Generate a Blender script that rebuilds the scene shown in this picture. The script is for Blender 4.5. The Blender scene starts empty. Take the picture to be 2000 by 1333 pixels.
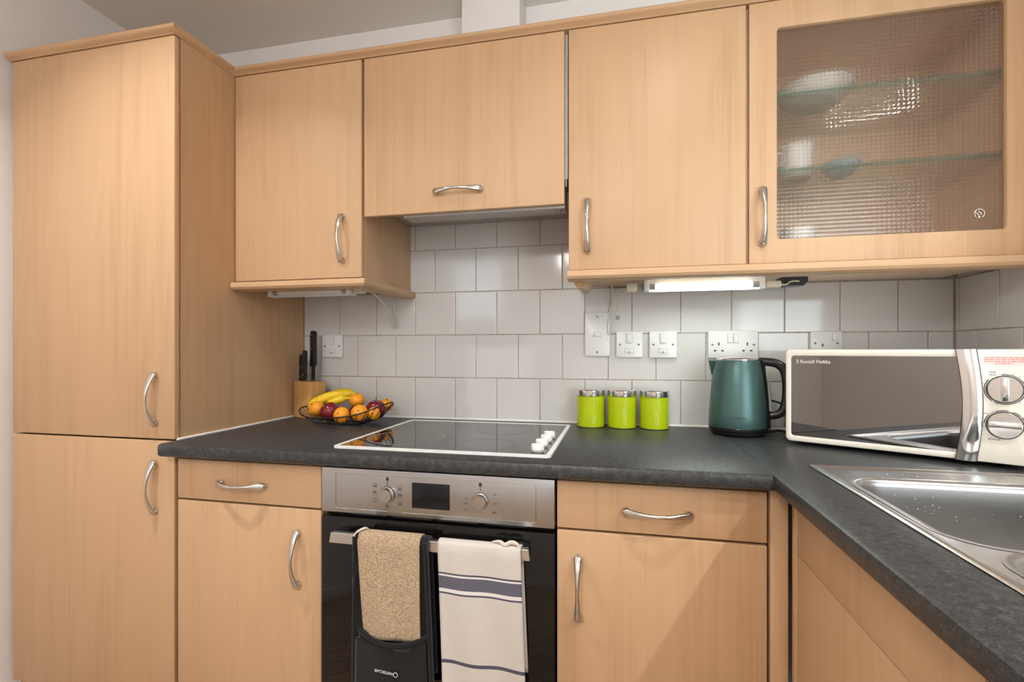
import bpy, bmesh, math, random
from mathutils import Vector, Matrix, Euler
random.seed(7)
PI = math.pi
sc = bpy.context.scene
C = sc.collection

# ------------------------------------------------------------------ camera
cam_d = bpy.data.cameras.new('camera')
cam_d.sensor_width = 36.0
cam_d.lens = 949.15 / 2000 * 36
cam_d.shift_y = 0.00958
cam_d.clip_start = 0.02
cam = bpy.data.objects.new('camera', cam_d)
C.objects.link(cam)
cam.location = (1.0261, -1.6436, 1.1536)
cam.rotation_euler = (PI / 2, 0, 0.21657)
sc.camera = cam

# ------------------------------------------------------------------ world, exposure
world = bpy.data.worlds.new('world')
sc.world = world
world.use_nodes = True
bg = world.node_tree.nodes['Background']
bg.inputs[0].default_value = (0.72, 0.82, 1.0, 1)
bg.inputs[1].default_value = 1.0
sc.view_settings.view_transform = 'Standard'
sc.view_settings.look = 'None'
sc.view_settings.gamma = 1.0
sc.view_settings.use_curve_mapping = False
sc.view_settings.exposure = 0.13

DOWNLIGHT_W = 4.2
WINDOW_W = 3.6
DOOR_FILL_W = 72.0
TUBE_E = 27.0
FILL_GLOBE_E = 38.0


def area(name, loc, rot, sx, sy, watt, col):
    l = bpy.data.lights.new(name, 'AREA')
    l.shape = 'RECTANGLE'
    l.size, l.size_y = sx, sy
    l.energy = watt
    l.color = col
    o = bpy.data.objects.new(name, l)
    o.location = loc
    o.rotation_euler = rot
    C.objects.link(o)
    return o


# daylight outside the window in the rear wall; glazed doors are added as fill light
area('window_daylight', (-0.37, -3.16, 1.76), (PI / 2, 0, 0), 0.58, 0.64, WINDOW_W, (0.86, 0.93, 1.0))
area('glazed_door_fill', (2.85, -3.16, 1.12), (PI / 2, 0, 0), 1.75, 2.05, DOOR_FILL_W, (0.90, 0.95, 1.0))

# ------------------------------------------------------------------ materials
MATS = {}


def new_mat(name):
    m = bpy.data.materials.new(name)
    m.use_nodes = True
    nt = m.node_tree
    return m, nt, nt.nodes['Principled BSDF']


def node(nt, kind, **kw):
    n = nt.nodes.new(kind)
    for k, v in kw.items():
        setattr(n, k, v)
    return n


def ramp(nt, stops, interp='LINEAR'):
    r = nt.nodes.new('ShaderNodeValToRGB')
    r.color_ramp.interpolation = interp
    e = r.color_ramp.elements
    while len(e) > 1:
        e.remove(e[-1])
    e[0].position = stops[0][0]
    e[0].color = (*stops[0][1], 1)
    for p, c in stops[1:]:
        x = e.new(p)
        x.color = (*c, 1)
    return r


def plain(name, col, rough=0.5, metal=0.0, spec=0.5, var=0.04, scale=30, bump=0.0, bscale=200, coat=0.0, ior=None):
    """principled with slight procedural tone variation and fine relief"""
    m, nt, b = new_mat(name)
    tc = node(nt, 'ShaderNodeTexCoord')
    n = node(nt, 'ShaderNodeTexNoise')
    n.inputs['Scale'].default_value = scale
    n.inputs['Detail'].default_value = 3
    nt.links.new(tc.outputs['Object'], n.inputs['Vector'])
    lo = tuple(max(0, c * (1 - var)) for c in col)
    hi = tuple(min(1, c * (1 + var)) for c in col)
    r = ramp(nt, [(0.3, lo), (0.7, hi)])
    nt.links.new(n.outputs['Fac'], r.inputs[0])
    nt.links.new(r.outputs[0], b.inputs['Base Color'])
    b.inputs['Roughness'].default_value = rough
    b.inputs['Metallic'].default_value = metal
    b.inputs['Specular IOR Level'].default_value = spec
    b.inputs['Coat Weight'].default_value = coat
    if ior:
        b.inputs['IOR'].default_value = ior
    if bump:
        n2 = node(nt, 'ShaderNodeTexNoise')
        n2.inputs['Scale'].default_value = bscale
        n2.inputs['Detail'].default_value = 2
        nt.links.new(tc.outputs['Object'], n2.inputs['Vector'])
        bp = node(nt, 'ShaderNodeBump')
        bp.inputs['Strength'].default_value = bump
        bp.inputs['Distance'].default_value = 0.002
        nt.links.new(n2.outputs['Fac'], bp.inputs['Height'])
        nt.links.new(bp.outputs[0], b.inputs['Normal'])
    MATS[name] = m
    return m


def wood(name, axis, light=(0.585, 0.380, 0.222), dark=(0.510, 0.318, 0.174), rough=0.40, fine=1.0):
    m, nt, b = new_mat(name)
    tc = node(nt, 'ShaderNodeTexCoord')
    oi = node(nt, 'ShaderNodeObjectInfo')
    mul = node(nt, 'ShaderNodeVectorMath', operation='SCALE')
    cmb = node(nt, 'ShaderNodeCombineXYZ')
    for i, k in enumerate((7.3, 3.1, 5.7)):
        mm = node(nt, 'ShaderNodeMath', operation='MULTIPLY')
        mm.inputs[1].default_value = k
        nt.links.new(oi.outputs['Random'], mm.inputs[0])
        nt.links.new(mm.outputs[0], cmb.inputs[i])
    add = node(nt, 'ShaderNodeVectorMath', operation='ADD')
    nt.links.new(tc.outputs['Object'], add.inputs[0])
    nt.links.new(cmb.outputs[0], add.inputs[1])

    def stretched(across, along, scale, detail, dist=0.0):
        mp = node(nt, 'ShaderNodeMapping')
        s = [across] * 3
        s['xyz'.index(axis)] = along
        mp.inputs['Scale'].default_value = s
        nt.links.new(add.outputs[0], mp.inputs['Vector'])
        n = node(nt, 'ShaderNodeTexNoise')
        n.inputs['Scale'].default_value = scale
        n.inputs['Detail'].default_value = detail
        n.inputs['Distortion'].default_value = dist
        nt.links.new(mp.outputs[0], n.inputs['Vector'])
        return n
    broad = stretched(6, 0.5, 1.0, 2, 0.6)
    mid = stretched(34, 0.9, 1.0, 3, 0.8)
    fineN = stretched(210 * fine, 3.0, 1.0, 2, 0.2)
    # cathedral figure: rings of a distorted broad field
    cath = stretched(5.5, 0.75, 1.0, 1, 0.3)
    m1 = node(nt, 'ShaderNodeMath', operation='MULTIPLY')
    m1.inputs[1].default_value = 60.0
    nt.links.new(cath.outputs['Fac'], m1.inputs[0])
    sn = node(nt, 'ShaderNodeMath', operation='SINE')
    nt.links.new(m1.outputs[0], sn.inputs[0])
    acc = None
    for src, w in ((broad.outputs['Fac'], 0.50), (mid.outputs['Fac'], 0.55), (fineN.outputs['Fac'], 0.38), (sn.outputs[0], 0.045)):
        k = node(nt, 'ShaderNodeMath', operation='MULTIPLY')
        k.inputs[1].default_value = w
        nt.links.new(src, k.inputs[0])
        if acc is None:
            acc = k
        else:
            a2 = node(nt, 'ShaderNodeMath', operation='ADD')
            nt.links.new(acc.outputs[0], a2.inputs[0])
            nt.links.new(k.outputs[0], a2.inputs[1])
            acc = a2
    r = ramp(nt, [(0.42, dark), (0.70, light), (0.98, tuple(min(1, c * 1.06) for c in light))])
    nt.links.new(acc.outputs[0], r.inputs[0])
    nt.links.new(r.outputs[0], b.inputs['Base Color'])
    b.inputs['Roughness'].default_value = rough
    b.inputs['Specular IOR Level'].default_value = 0.32
    bp = node(nt, 'ShaderNodeBump')
    bp.inputs['Strength'].default_value = 0.06
    bp.inputs['Distance'].default_value = 0.001
    nt.links.new(fineN.outputs['Fac'], bp.inputs['Height'])
    nt.links.new(bp.outputs[0], b.inputs['Normal'])
    MATS[name] = m
    return m


def emissive(name, col, strength):
    m, nt, b = new_mat(name)
    b.inputs['Base Color'].default_value = (*col, 1)
    b.inputs['Emission Color'].default_value = (*col, 1)
    b.inputs['Emission Strength'].default_value = strength
    MATS[name] = m
    return m


wood('wood_upright', 'z')
wood('wood_along', 'x')
wood('wood_return', 'y')
wood('wood_edge', 'z', (0.585, 0.378, 0.215), (0.520, 0.320, 0.175))
wood('wood_block', 'z', (0.60, 0.33, 0.12), (0.43, 0.21, 0.07), 0.45)
plain('carcass', (0.60, 0.37, 0.18), 0.5)
plain('carcass_white', (0.72, 0.71, 0.68), 0.4)
plain('dark_gap', (0.035, 0.022, 0.014), 0.8)
plain('wall_paint', (0.84, 0.80, 0.78), 0.65, bump=0.08, bscale=120, var=0.015, scale=3)
plain('ceiling_paint', (0.84, 0.79, 0.73), 0.8, var=0.015, scale=3, bump=0.05)
plain('tile_white', (0.64, 0.628, 0.615), 0.09, var=0.012, scale=12, bump=0.018, bscale=14, spec=0.5)
plain('grout', (0.40, 0.34, 0.28), 0.9, var=0.25, scale=60)
plain('sealant', (0.86, 0.85, 0.82), 0.35)
plain('white_plastic', (0.76, 0.765, 0.75), 0.28, var=0.01)
plain('cable_cream', (0.70, 0.66, 0.53), 0.4)
plain('grey_plastic', (0.34, 0.33, 0.31), 0.4)
plain('black_plastic', (0.012, 0.012, 0.013), 0.28)
plain('black_wire', (0.014, 0.012, 0.013), 0.35)
plain('black_rubber', (0.02, 0.02, 0.02), 0.7)
plain('chrome', (0.80, 0.80, 0.80), 0.10, 1.0, var=0.01)
plain('handle_chrome', (0.66, 0.64, 0.62), 0.17, 1.0, var=0.03, scale=60)
plain('brass_screw', (0.20, 0.18, 0.16), 0.35, 1.0)
plain('hob_glass', (0.012, 0.012, 0.013), 0.045, spec=0.6)
plain('hob_ring', (0.15, 0.15, 0.15), 0.4)
plain('hob_frame', (0.85, 0.85, 0.84), 0.25)
plain('oven_glass', (0.006, 0.005, 0.005), 0.03, spec=0.38)
plain('display_glass', (0.004, 0.006, 0.010), 0.03, spec=0.45)
plain('ink_dark', (0.05, 0.048, 0.045), 0.5)
plain('ink_red', (0.75, 0.20, 0.18), 0.5)
plain('ink_white', (0.80, 0.78, 0.76), 0.5)
plain('sticker', (0.84, 0.72, 0.68), 0.4)
plain('cream_enamel', (0.80, 0.76, 0.67), 0.22, var=0.01)
plain('mirror_glass', (0.27, 0.27, 0.27), 0.025, 1.0, var=0.01)
plain('lime_enamel', (0.50, 0.62, 0.004), 0.25, var=0.03, coat=0.3)
plain('lime_print', (0.56, 0.62, 0.20), 0.4)
plain('kettle_green', (0.075, 0.150, 0.145), 0.36, 0.5, var=0.05, scale=8)
plain('gauge_clear', (0.34, 0.38, 0.33), 0.12)
plain('orange_peel', (0.88, 0.33, 0.012), 0.42, var=0.12, scale=40, bump=0.25, bscale=260)
plain('apple_skin', (0.16, 0.012, 0.018), 0.20, var=0.45, scale=22)
plain('stem_brown', (0.06, 0.035, 0.015), 0.7)
plain('porcelain', (0.82, 0.82, 0.80), 0.15)
plain('blue_porcelain', (0.42, 0.56, 0.64), 0.2)
plain('knife_steel', (0.62, 0.62, 0.62), 0.22, 1.0)
plain('filter_grey', (0.42, 0.40, 0.38), 0.4, 0.3)
plain('skirting_white', (0.80, 0.79, 0.76), 0.4)
plain('cupboard_inside', (0.86, 0.66, 0.51), 0.5)
emissive('tube_lit', (0.88, 1.0, 0.95), TUBE_E)
plain('tube_off', (0.80, 0.79, 0.76), 0.25)
emissive('lamp_lens', (1.0, 0.96, 0.91), 260.0)
emissive('fill_globe_lit', (1.0, 0.98, 0.955), FILL_GLOBE_E)


def mat_worktop():
    m, nt, b = new_mat('worktop')
    tc = node(nt, 'ShaderNodeTexCoord')
    n = node(nt, 'ShaderNodeTexNoise')
    n.inputs['Scale'].default_value = 420
    n.inputs['Detail'].default_value = 2
    nt.links.new(tc.outputs['Object'], n.inputs['Vector'])
    n2 = node(nt, 'ShaderNodeTexNoise')
    n2.inputs['Scale'].default_value = 90
    n2.inputs['Detail'].default_value = 4
    nt.links.new(tc.outputs['Object'], n2.inputs['Vector'])
    mx = node(nt, 'ShaderNodeMath', operation='ADD')
    nt.links.new(n.outputs['Fac'], mx.inputs[0])
    nt.links.new(n2.outputs['Fac'], mx.inputs[1])
    r = ramp(nt, [(0.36, (0.020, 0.022, 0.024)), (0.52, (0.038, 0.040, 0.042)), (0.68, (0.090, 0.090, 0.090))])
    hl = node(nt, 'ShaderNodeMath', operation='MULTIPLY')
    hl.inputs[1].default_value = 0.5
    nt.links.new(mx.outputs[0], hl.inputs[0])
    nt.links.new(hl.outputs[0], r.inputs[0])
    nt.links.new(r.outputs[0], b.inputs['Base Color'])
    b.inputs['Roughness'].default_value = 0.38
    b.inputs['Specular IOR Level'].default_value = 0.42
    bp = node(nt, 'ShaderNodeBump')
    bp.inputs['Strength'].default_value = 0.12
    bp.inputs['Distance'].default_value = 0.001
    nt.links.new(n.outputs['Fac'], bp.inputs['Height'])
    nt.links.new(bp.outputs[0], b.inputs['Normal'])
    MATS['worktop'] = m


def mat_brushed(name, col, rough, axis, metal=1.0):
    m, nt, b = new_mat(name)
    tc = node(nt, 'ShaderNodeTexCoord')
    mp = node(nt, 'ShaderNodeMapping')
    s = [500, 500, 500]
    s['xyz'.index(axis)] = 4
    mp.inputs['Scale'].default_value = s
    nt.links.new(tc.outputs['Object'], mp.inputs['Vector'])
    n = node(nt, 'ShaderNodeTexNoise')
    n.inputs['Scale'].default_value = 1.0
    n.inputs['Detail'].default_value = 2
    nt.links.new(mp.outputs[0], n.inputs['Vector'])
    r = ramp(nt, [(0.3, tuple(c * 0.94 for c in col)), (0.7, tuple(min(1, c * 1.05) for c in col))])
    nt.links.new(n.outputs['Fac'], r.inputs[0])
    nt.links.new(r.outputs[0], b.inputs['Base Color'])
    b.inputs['Roughness'].default_value = rough
    b.inputs['Metallic'].default_value = metal
    b.inputs['Anisotropic'].default_value = 0.5
    bp = node(nt, 'ShaderNodeBump')
    bp.inputs['Strength'].default_value = 0.05
    bp.inputs['Distance'].default_value = 0.0005
    nt.links.new(n.outputs['Fac'], bp.inputs['Height'])
    nt.links.new(bp.outputs[0], b.inputs['Normal'])
    MATS[name] = m


def mat_banana():
    m, nt, b = new_mat('banana_skin')
    tc = node(nt, 'ShaderNodeTexCoord')
    n = node(nt, 'ShaderNodeTexNoise')
    n.inputs['Scale'].default_value = 160
    n.inputs['Detail'].default_value = 3
    nt.links.new(tc.outputs['Object'], n.inputs['Vector'])
    r = ramp(nt, [(0.0, (0.86, 0.58, 0.01)), (0.66, (0.84, 0.55, 0.01)), (0.72, (0.25, 0.13, 0.01)), (1.0, (0.12, 0.06, 0.01))])
    nt.links.new(n.outputs['Fac'], r.inputs[0])
    nt.links.new(r.outputs[0], b.inputs['Base Color'])
    b.inputs['Roughness'].default_value = 0.42
    MATS['banana_skin'] = m


def mat_pane(name, patterned):
    """thin glass: part clear, part refracted and blurred, with a gloss layer"""
    m, nt, b = new_mat(name)
    out = nt.nodes['Material Output']
    nt.nodes.remove(b)
    tr = node(nt, 'ShaderNodeBsdfTransparent')
    gl = node(nt, 'ShaderNodeBsdfGlossy')
    gl.inputs['Roughness'].default_value = 0.05
    fr = node(nt, 'ShaderNodeFresnel')
    fr.inputs['IOR'].default_value = 1.5
    top = node(nt, 'ShaderNodeMixShader')
    if patterned:
        tr.inputs['Color'].default_value = (0.98, 0.96, 0.94, 1)
        tc = node(nt, 'ShaderNodeTexCoord')
        sx = node(nt, 'ShaderNodeSeparateXYZ')
        nt.links.new(tc.outputs['Object'], sx.inputs[0])
        k = 2 * PI / 0.0098
        s = []
        for ax in ('X', 'Z'):
            mu = node(nt, 'ShaderNodeMath', operation='MULTIPLY')
            mu.inputs[1].default_value = k
            nt.links.new(sx.outputs[ax], mu.inputs[0])
            si = node(nt, 'ShaderNodeMath', operation='SINE')
            nt.links.new(mu.outputs[0], si.inputs[0])
            s.append(si)
        ad = node(nt, 'ShaderNodeMath', operation='ADD')
        nt.links.new(s[0].outputs[0], ad.inputs[0])
        nt.links.new(s[1].outputs[0], ad.inputs[1])
        bp = node(nt, 'ShaderNodeBump')
        bp.inputs['Strength'].default_value = 0.6
        bp.inputs['Distance'].default_value = 0.00045
        nt.links.new(ad.outputs[0], bp.inputs['Height'])
        bg_ = node(nt, 'ShaderNodeBump')
        bg_.inputs['Strength'].default_value = 0.6
        bg_.inputs['Distance'].default_value = 0.00016
        nt.links.new(ad.outputs[0], bg_.inputs['Height'])
        rf = node(nt, 'ShaderNodeBsdfRefraction')
        rf.inputs['IOR'].default_value = 1.35
        rf.inputs['Roughness'].default_value = 0.12
        rf.inputs['Color'].default_value = (0.93, 0.91, 0.88, 1)
        nt.links.new(bp.outputs[0], rf.inputs['Normal'])
        nt.links.new(bg_.outputs[0], gl.inputs['Normal'])
        nt.links.new(bg_.outputs[0], fr.inputs['Normal'])
        gl.inputs['Roughness'].default_value = 0.03
        # moulded cells: clear flats between refracting studs
        m1 = node(nt, 'ShaderNodeMapRange')
        m1.inputs['From Min'].default_value = 0.2
        m1.inputs['From Max'].default_value = 1.9
        m1.inputs['To Min'].default_value = 0.22
        m1.inputs['To Max'].default_value = 0.85
        nt.links.new(ad.outputs[0], m1.inputs['Value'])
        mix = node(nt, 'ShaderNodeMixShader')
        nt.links.new(m1.outputs[0], mix.inputs[0])
        nt.links.new(tr.outputs[0], mix.inputs[1])
        nt.links.new(rf.outputs[0], mix.inputs[2])
        nt.links.new(mix.outputs[0], top.inputs[1])
        fm = node(nt, 'ShaderNodeMath', operation='MULTIPLY')
        fm.inputs[1].default_value = 0.85
        nt.links.new(fr.outputs[0], fm.inputs[0])
        nt.links.new(fm.outputs[0], top.inputs[0])
    else:
        tr.inputs['Color'].default_value = (0.95, 0.98, 0.965, 1)
        nt.links.new(tr.outputs[0], top.inputs[1])
        fm = node(nt, 'ShaderNodeMath', operation='MULTIPLY')
        fm.inputs[1].default_value = 0.3 if name == 'shelf_glass' else 1.0
        nt.links.new(fr.outputs[0], fm.inputs[0])
        nt.links.new(fm.outputs[0], top.inputs[0])
    nt.links.new(gl.outputs[0], top.inputs[2])
    nt.links.new(top.outputs[0], out.inputs['Surface'])
    MATS[name] = m


def mat_cloth(name, col, scale, strength, stripes=None, var=0.10):
    m, nt, b = new_mat(name)
    tc = node(nt, 'ShaderNodeTexCoord')
    n = node(nt, 'ShaderNodeTexNoise')
    n.inputs['Scale'].default_value = scale
    n.inputs['Detail'].default_value = 3
    nt.links.new(tc.outputs['Object'], n.inputs['Vector'])
    r = ramp(nt, [(0.3, tuple(c * (1 - var) for c in col)), (0.7, tuple(min(1, c * (1 + var)) for c in col))])
    nt.links.new(n.outputs['Fac'], r.inputs[0])
    colout = r.outputs[0]
    if stripes:
        at = node(nt, 'ShaderNodeAttribute', attribute_name='along')
        st = ramp(nt, stripes, 'CONSTANT')
        nt.links.new(at.outputs['Fac'], st.inputs[0])
        mx = node(nt, 'ShaderNodeMix', data_type='RGBA', blend_type='MULTIPLY')
        mx.inputs['Factor'].default_value = 1.0
        nt.links.new(colout, mx.inputs['A'])
        nt.links.new(st.outputs[0], mx.inputs['B'])
        colout = mx.outputs['Result']
    nt.links.new(colout, b.inputs['Base Color'])
    b.inputs['Roughness'].default_value = 0.92
    b.inputs['Specular IOR Level'].default_value = 0.15
    b.inputs['Sheen Weight'].default_value = 0.15
    bp = node(nt, 'ShaderNodeBump')
    bp.inputs['Strength'].default_value = strength
    bp.inputs['Distance'].default_value = 0.003
    nt.links.new(n.outputs['Fac'], bp.inputs['Height'])
    nt.links.new(bp.outputs[0], b.inputs['Normal'])
    MATS[name] = m


def mat_floor():
    m, nt, b = new_mat('floor_wood')
    tc = node(nt, 'ShaderNodeTexCoord')
    mp = node(nt, 'ShaderNodeMapping')
    mp.inputs['Rotation'].default_value = (0, 0, PI / 4)
    nt.links.new(tc.outputs['Object'], mp.inputs['Vector'])
    br = node(nt, 'ShaderNodeTexBrick')
    br.inputs['Scale'].default_value = 1.0
    br.inputs['Brick Width'].default_value = 0.42
    br.inputs['Row Height'].default_value = 0.09
    br.inputs['Mortar Size'].default_value = 0.002
    br.inputs['Color1'].default_value = (0.47, 0.345, 0.24, 1)
    br.inputs['Color2'].default_value = (0.38, 0.27, 0.18, 1)
    br.inputs['Mortar'].default_value = (0.06, 0.03, 0.015, 1)
    nt.links.new(mp.outputs[0], br.inputs['Vector'])
    nt.links.new(br.outputs['Color'], b.inputs['Base Color'])
    b.inputs['Roughness'].default_value = 0.4
    MATS['floor_wood'] = m


mat_worktop()
mat_brushed('oven_steel', (0.48, 0.49, 0.50), 0.30, 'x')
mat_brushed('bar_steel', (0.74, 0.76, 0.76), 0.28, 'x')
mat_brushed('knob_steel', (0.56, 0.54, 0.51), 0.26, 'x')
mat_brushed('sink_steel', (0.53, 0.525, 0.515), 0.30, 'x')
mat_banana()
mat_pane('patterned_glass', True)
mat_pane('shelf_glass', False)
mat_pane('window_glass', False)
plain('shelf_edge', (0.10, 0.20, 0.15), 0.15)
mat_cloth('terry', (0.46, 0.335, 0.22), 300, 1.0, var=0.38)
mat_cloth('black_cotton', (0.014, 0.013, 0.014), 300, 0.2)
mat_cloth('cream_cotton', (0.66, 0.585, 0.50), 300, 0.3)
W1 = (1, 1, 1)
NV = (0.15, 0.15, 0.22)
BAND = (0.205, 0.215, 0.30)
WH = (1.22, 1.28, 1.36)
mat_cloth('linen', (0.60, 0.555, 0.515), 500, 0.15, stripes=[
    (0.0, W1), (0.4620, NV), (0.4690, W1), (0.6170, NV), (0.6205, WH), (0.6255, BAND), (0.6555, WH), (0.6600, NV), (0.6635, W1),
    (0.7, W1)], var=0.04)
mat_floor()


# ------------------------------------------------------------------ mesh helpers
def link(name, me, mat, parent=None):
    o = bpy.data.objects.new(name, me)
    C.objects.link(o)
    if mat:
        if not me.materials:
            me.materials.append(MATS[mat])
    if parent:
        o.parent = parent
    return o


def finish(bm, name, mat, parent=None, smooth=None):
    bmesh.ops.recalc_face_normals(bm, faces=bm.faces[:])
    me = bpy.data.meshes.new(name)
    bm.to_mesh(me)
    bm.free()
    if smooth is not None:
        for p in me.polygons:
            p.use_smooth = True
        me.set_sharp_from_angle(angle=math.radians(smooth))
    return link(name, me, mat, parent)


def add_box(bm, x0, x1, y0, y1, z0, z1, bev=0.0, seg=2):
    x0, x1 = min(x0, x1), max(x0, x1)
    y0, y1 = min(y0, y1), max(y0, y1)
    z0, z1 = min(z0, z1), max(z0, z1)
    t = bmesh.new()
    v = [t.verts.new((x, y, z)) for z in (z0, z1) for y in (y0, y1) for x in (x0, x1)]
    for f in ((0, 2, 3, 1), (4, 5, 7, 6), (0, 1, 5, 4), (2, 6, 7, 3), (0, 4, 6, 2), (1, 3, 7, 5)):
        t.faces.new([v[i] for i in f])
    if bev:
        bmesh.ops.bevel(t, geom=t.edges[:], offset=bev, segments=seg, affect='EDGES', profile=0.5)
    me = bpy.data.meshes.new('tmp')
    t.to_mesh(me)
    t.free()
    bm.from_mesh(me)
    bpy.data.meshes.remove(me)


def box(name, x0, x1, y0, y1, z0, z1, mat, parent=None, bev=0.0015, seg=2):
    bm = bmesh.new()
    add_box(bm, x0, x1, y0, y1, z0, z1, bev, seg)
    return finish(bm, name, mat, parent, 40)


def boxes(name, lst, mat, parent=None, bev=0.0):
    bm = bmesh.new()
    for b in lst:
        add_box(bm, *b, bev=bev)
    return finish(bm, name, mat, parent, 40)


def add_lathe(bm, prof, n=32, c=(0, 0, 0), axis='z', sx=1, sy=1):
    rings = []
    for r, h in prof:
        ring = []
        for i in range(n):
            a = 2 * PI * i / n
            p = (r * math.cos(a) * sx, r * math.sin(a) * sy, h)
            if axis == 'y':
                p = (p[0], h, p[1])
            elif axis == 'x':
                p = (h, p[0], p[1])
            ring.append(bm.verts.new((p[0] + c[0], p[1] + c[1], p[2] + c[2])))
        rings.append(ring)
    for a, b in zip(rings, rings[1:]):
        for i in range(n):
            bm.faces.new((a[i], a[(i + 1) % n], b[(i + 1) % n], b[i]))
    for ring, r in ((rings[0], prof[0][0]), (rings[-1], prof[-1][0])):
        if r > 1e-5:
            bm.faces.new(ring)
    bmesh.ops.remove_doubles(bm, verts=bm.verts[:], dist=1e-6)


def lathe(name, prof, mat, parent=None, n=32, c=(0, 0, 0), axis='z', sharp=40, sx=1, sy=1):
    bm = bmesh.new()
    add_lathe(bm, prof, n, c, axis, sx, sy)
    return finish(bm, name, mat, parent, sharp)


def smoothpath(pts, n):
    """Catmull-Rom through pts"""
    P = [Vector(p) for p in pts]
    P = [P[0] * 2 - P[1]] + P + [P[-1] * 2 - P[-2]]
    out = []
    m = len(P) - 3
    for i in range(m):
        for k in range(n):
            t = k / n
            a, b, c, d = P[i:i + 4]
            out.append(0.5 * ((2 * b) + (c - a) * t + (2 * a - 5 * b + 4 * c - d) * t * t + (3 * b - a - 3 * c + d) * t ** 3))
    out.append(P[-2])
    return out


def add_tube(bm, path, rad, seg=8, closed=False, flat=1.0, up=(0, 0, 1)):
    path = [Vector(p) for p in path]
    n = len(path)
    rings = []
    for i, p in enumerate(path):
        a = path[(i - 1) % n] if (closed or i > 0) else p
        b = path[(i + 1) % n] if (closed or i < n - 1) else p
        t = (b - a).normalized()
        u = Vector(up)
        s = t.cross(u)
        if s.length < 1e-3:
            s = t.cross(Vector((0.3, 1, 0.1)))
        s.normalize()
        w = s.cross(t)
        r = rad(i / (n - 1)) if callable(rad) else rad
        if isinstance(r, tuple):
            ra, rb = r
        else:
            ra, rb = r, r * flat
        rings.append([bm.verts.new(p + s * (ra * math.cos(2 * PI * k / seg)) + w * (rb * math.sin(2 * PI * k / seg))) for k in range(seg)])
    pairs = list(zip(rings, rings[1:]))
    if closed:
        pairs.append((rings[-1], rings[0]))
    for a, b in pairs:
        for k in range(seg):
            bm.faces.new((a[k], a[(k + 1) % seg], b[(k + 1) % seg], b[k]))
    if not closed:
        bm.faces.new(rings[0])
        bm.faces.new(rings[-1])


def tube(name, path, rad, mat, parent=None, seg=8, closed=False, flat=1.0, up=(0, 0, 1)):
    bm = bmesh.new()
    add_tube(bm, path, rad, seg, closed, flat, up)
    return finish(bm, name, mat, parent, 50)


def sweep(name, path, prof, mat, parent=None):
    """profile (outward, z) along an XY polyline with mitred corners; outward is right of travel"""
    bm = bmesh.new()
    P = [Vector(p) for p in path]
    rings = []
    for i, p in enumerate(P):
        d0 = (P[i] - P[i - 1]).normalized() if i else (P[1] - P[0]).normalized()
        d1 = (P[i + 1] - P[i]).normalized() if i < len(P) - 1 else d0
        n0 = Vector((d0.y, -d0.x))
        n1 = Vector((d1.y, -d1.x))
        nn = (n0 + n1).normalized()
        k = 1 / max(0.2, nn.dot(n0))
        rings.append([bm.verts.new((p.x + nn.x * k * o, p.y + nn.y * k * o, z)) for o, z in prof])
    m = len(prof)
    for a, b in zip(rings, rings[1:]):
        for k in range(m):
            bm.faces.new((a[k], a[(k + 1) % m], b[(k + 1) % m], b[k]))
    bm.faces.new(rings[0])
    bm.faces.new(rings[-1])
    return finish(bm, name, mat, parent, 35)


def rounded(w, h, r, n=6, cx=0, cz=0):
    pts = []
    for sx, sz, a0 in ((1, 1, 0), (-1, 1, 90), (-1, -1, 180), (1, -1, 270)):
        for k in range(n + 1):
            a = math.radians(a0 + 90 * k / n)
            pts.append((cx + sx * (w / 2 - r) + r * math.cos(a), cz + sz * (h / 2 - r) + r * math.sin(a)))
    return pts


def plate(name, pts, y0, y1, mat, parent=None, bev=0.0, hole=None):
    """outline in XZ extruded from y0 (front) to y1 (back); optional hole with the same point count"""
    bm = bmesh.new()

    def ring(pp, y):
        return [bm.verts.new((x, y, z)) for x, z in pp]
    a, b = ring(pts, y0), ring(pts, y1)
    n = len(pts)
    for i in range(n):
        bm.faces.new((a[i], a[(i + 1) % n], b[(i + 1) % n], b[i]))
    if hole:
        c, d = ring(hole, y0), ring(hole, y1)
        for i in range(n):
            j = (i + 1) % n
            bm.faces.new((c[i], c[j], d[j], d[i]))
            bm.faces.new((a[i], a[j], c[j], c[i]))
            bm.faces.new((b[i], b[j], d[j], d[i]))
    else:
        bm.faces.new(a)
        bm.faces.new(b)
    bmesh.ops.recalc_face_normals(bm, faces=bm.faces[:])
    if bev:
        es = [e for e in bm.edges if e.calc_face_angle(0) > 0.6]
        bmesh.ops.bevel(bm, geom=es, offset=bev, segments=2, affect='EDGES', profile=0.5)
    return finish(bm, name, mat, parent, 40)


def text(name, s, size, mat, parent, loc, rot, depth=0.0002, align='LEFT', sx=1.0):
    cu = bpy.data.curves.new(name, 'FONT')
    cu.body = s
    cu.size = size
    cu.extrude = depth
    cu.align_x = align
    t = bpy.data.objects.new(name, cu)
    C.objects.link(t)
    dg = bpy.context.evaluated_depsgraph_get()
    me = bpy.data.meshes.new_from_object(t.evaluated_get(dg))
    bpy.data.objects.remove(t)
    bpy.data.curves.remove(cu)
    me.materials.clear()
    o = link(name, me, mat, parent)
    o.location = loc
    o.rotation_euler = rot
    o.scale = (sx, 1, 1)
    return o


def tag(o, label, cat=None, group=None):
    o['label'] = label
    if cat:
        o['category'] = cat
    if group:
        o['group'] = group
    return o


def thing(name, label, cat, loc=(0, 0, 0), rotz=0.0, group=None):
    o = bpy.data.objects.new(name, None)
    o.empty_display_size = 0.05
    C.objects.link(o)
    o.location = loc
    o.rotation_euler = (0, 0, rotz)
    return tag(o, label, cat, group)


def struct(o):
    o['kind'] = 'structure'
    return o


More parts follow.
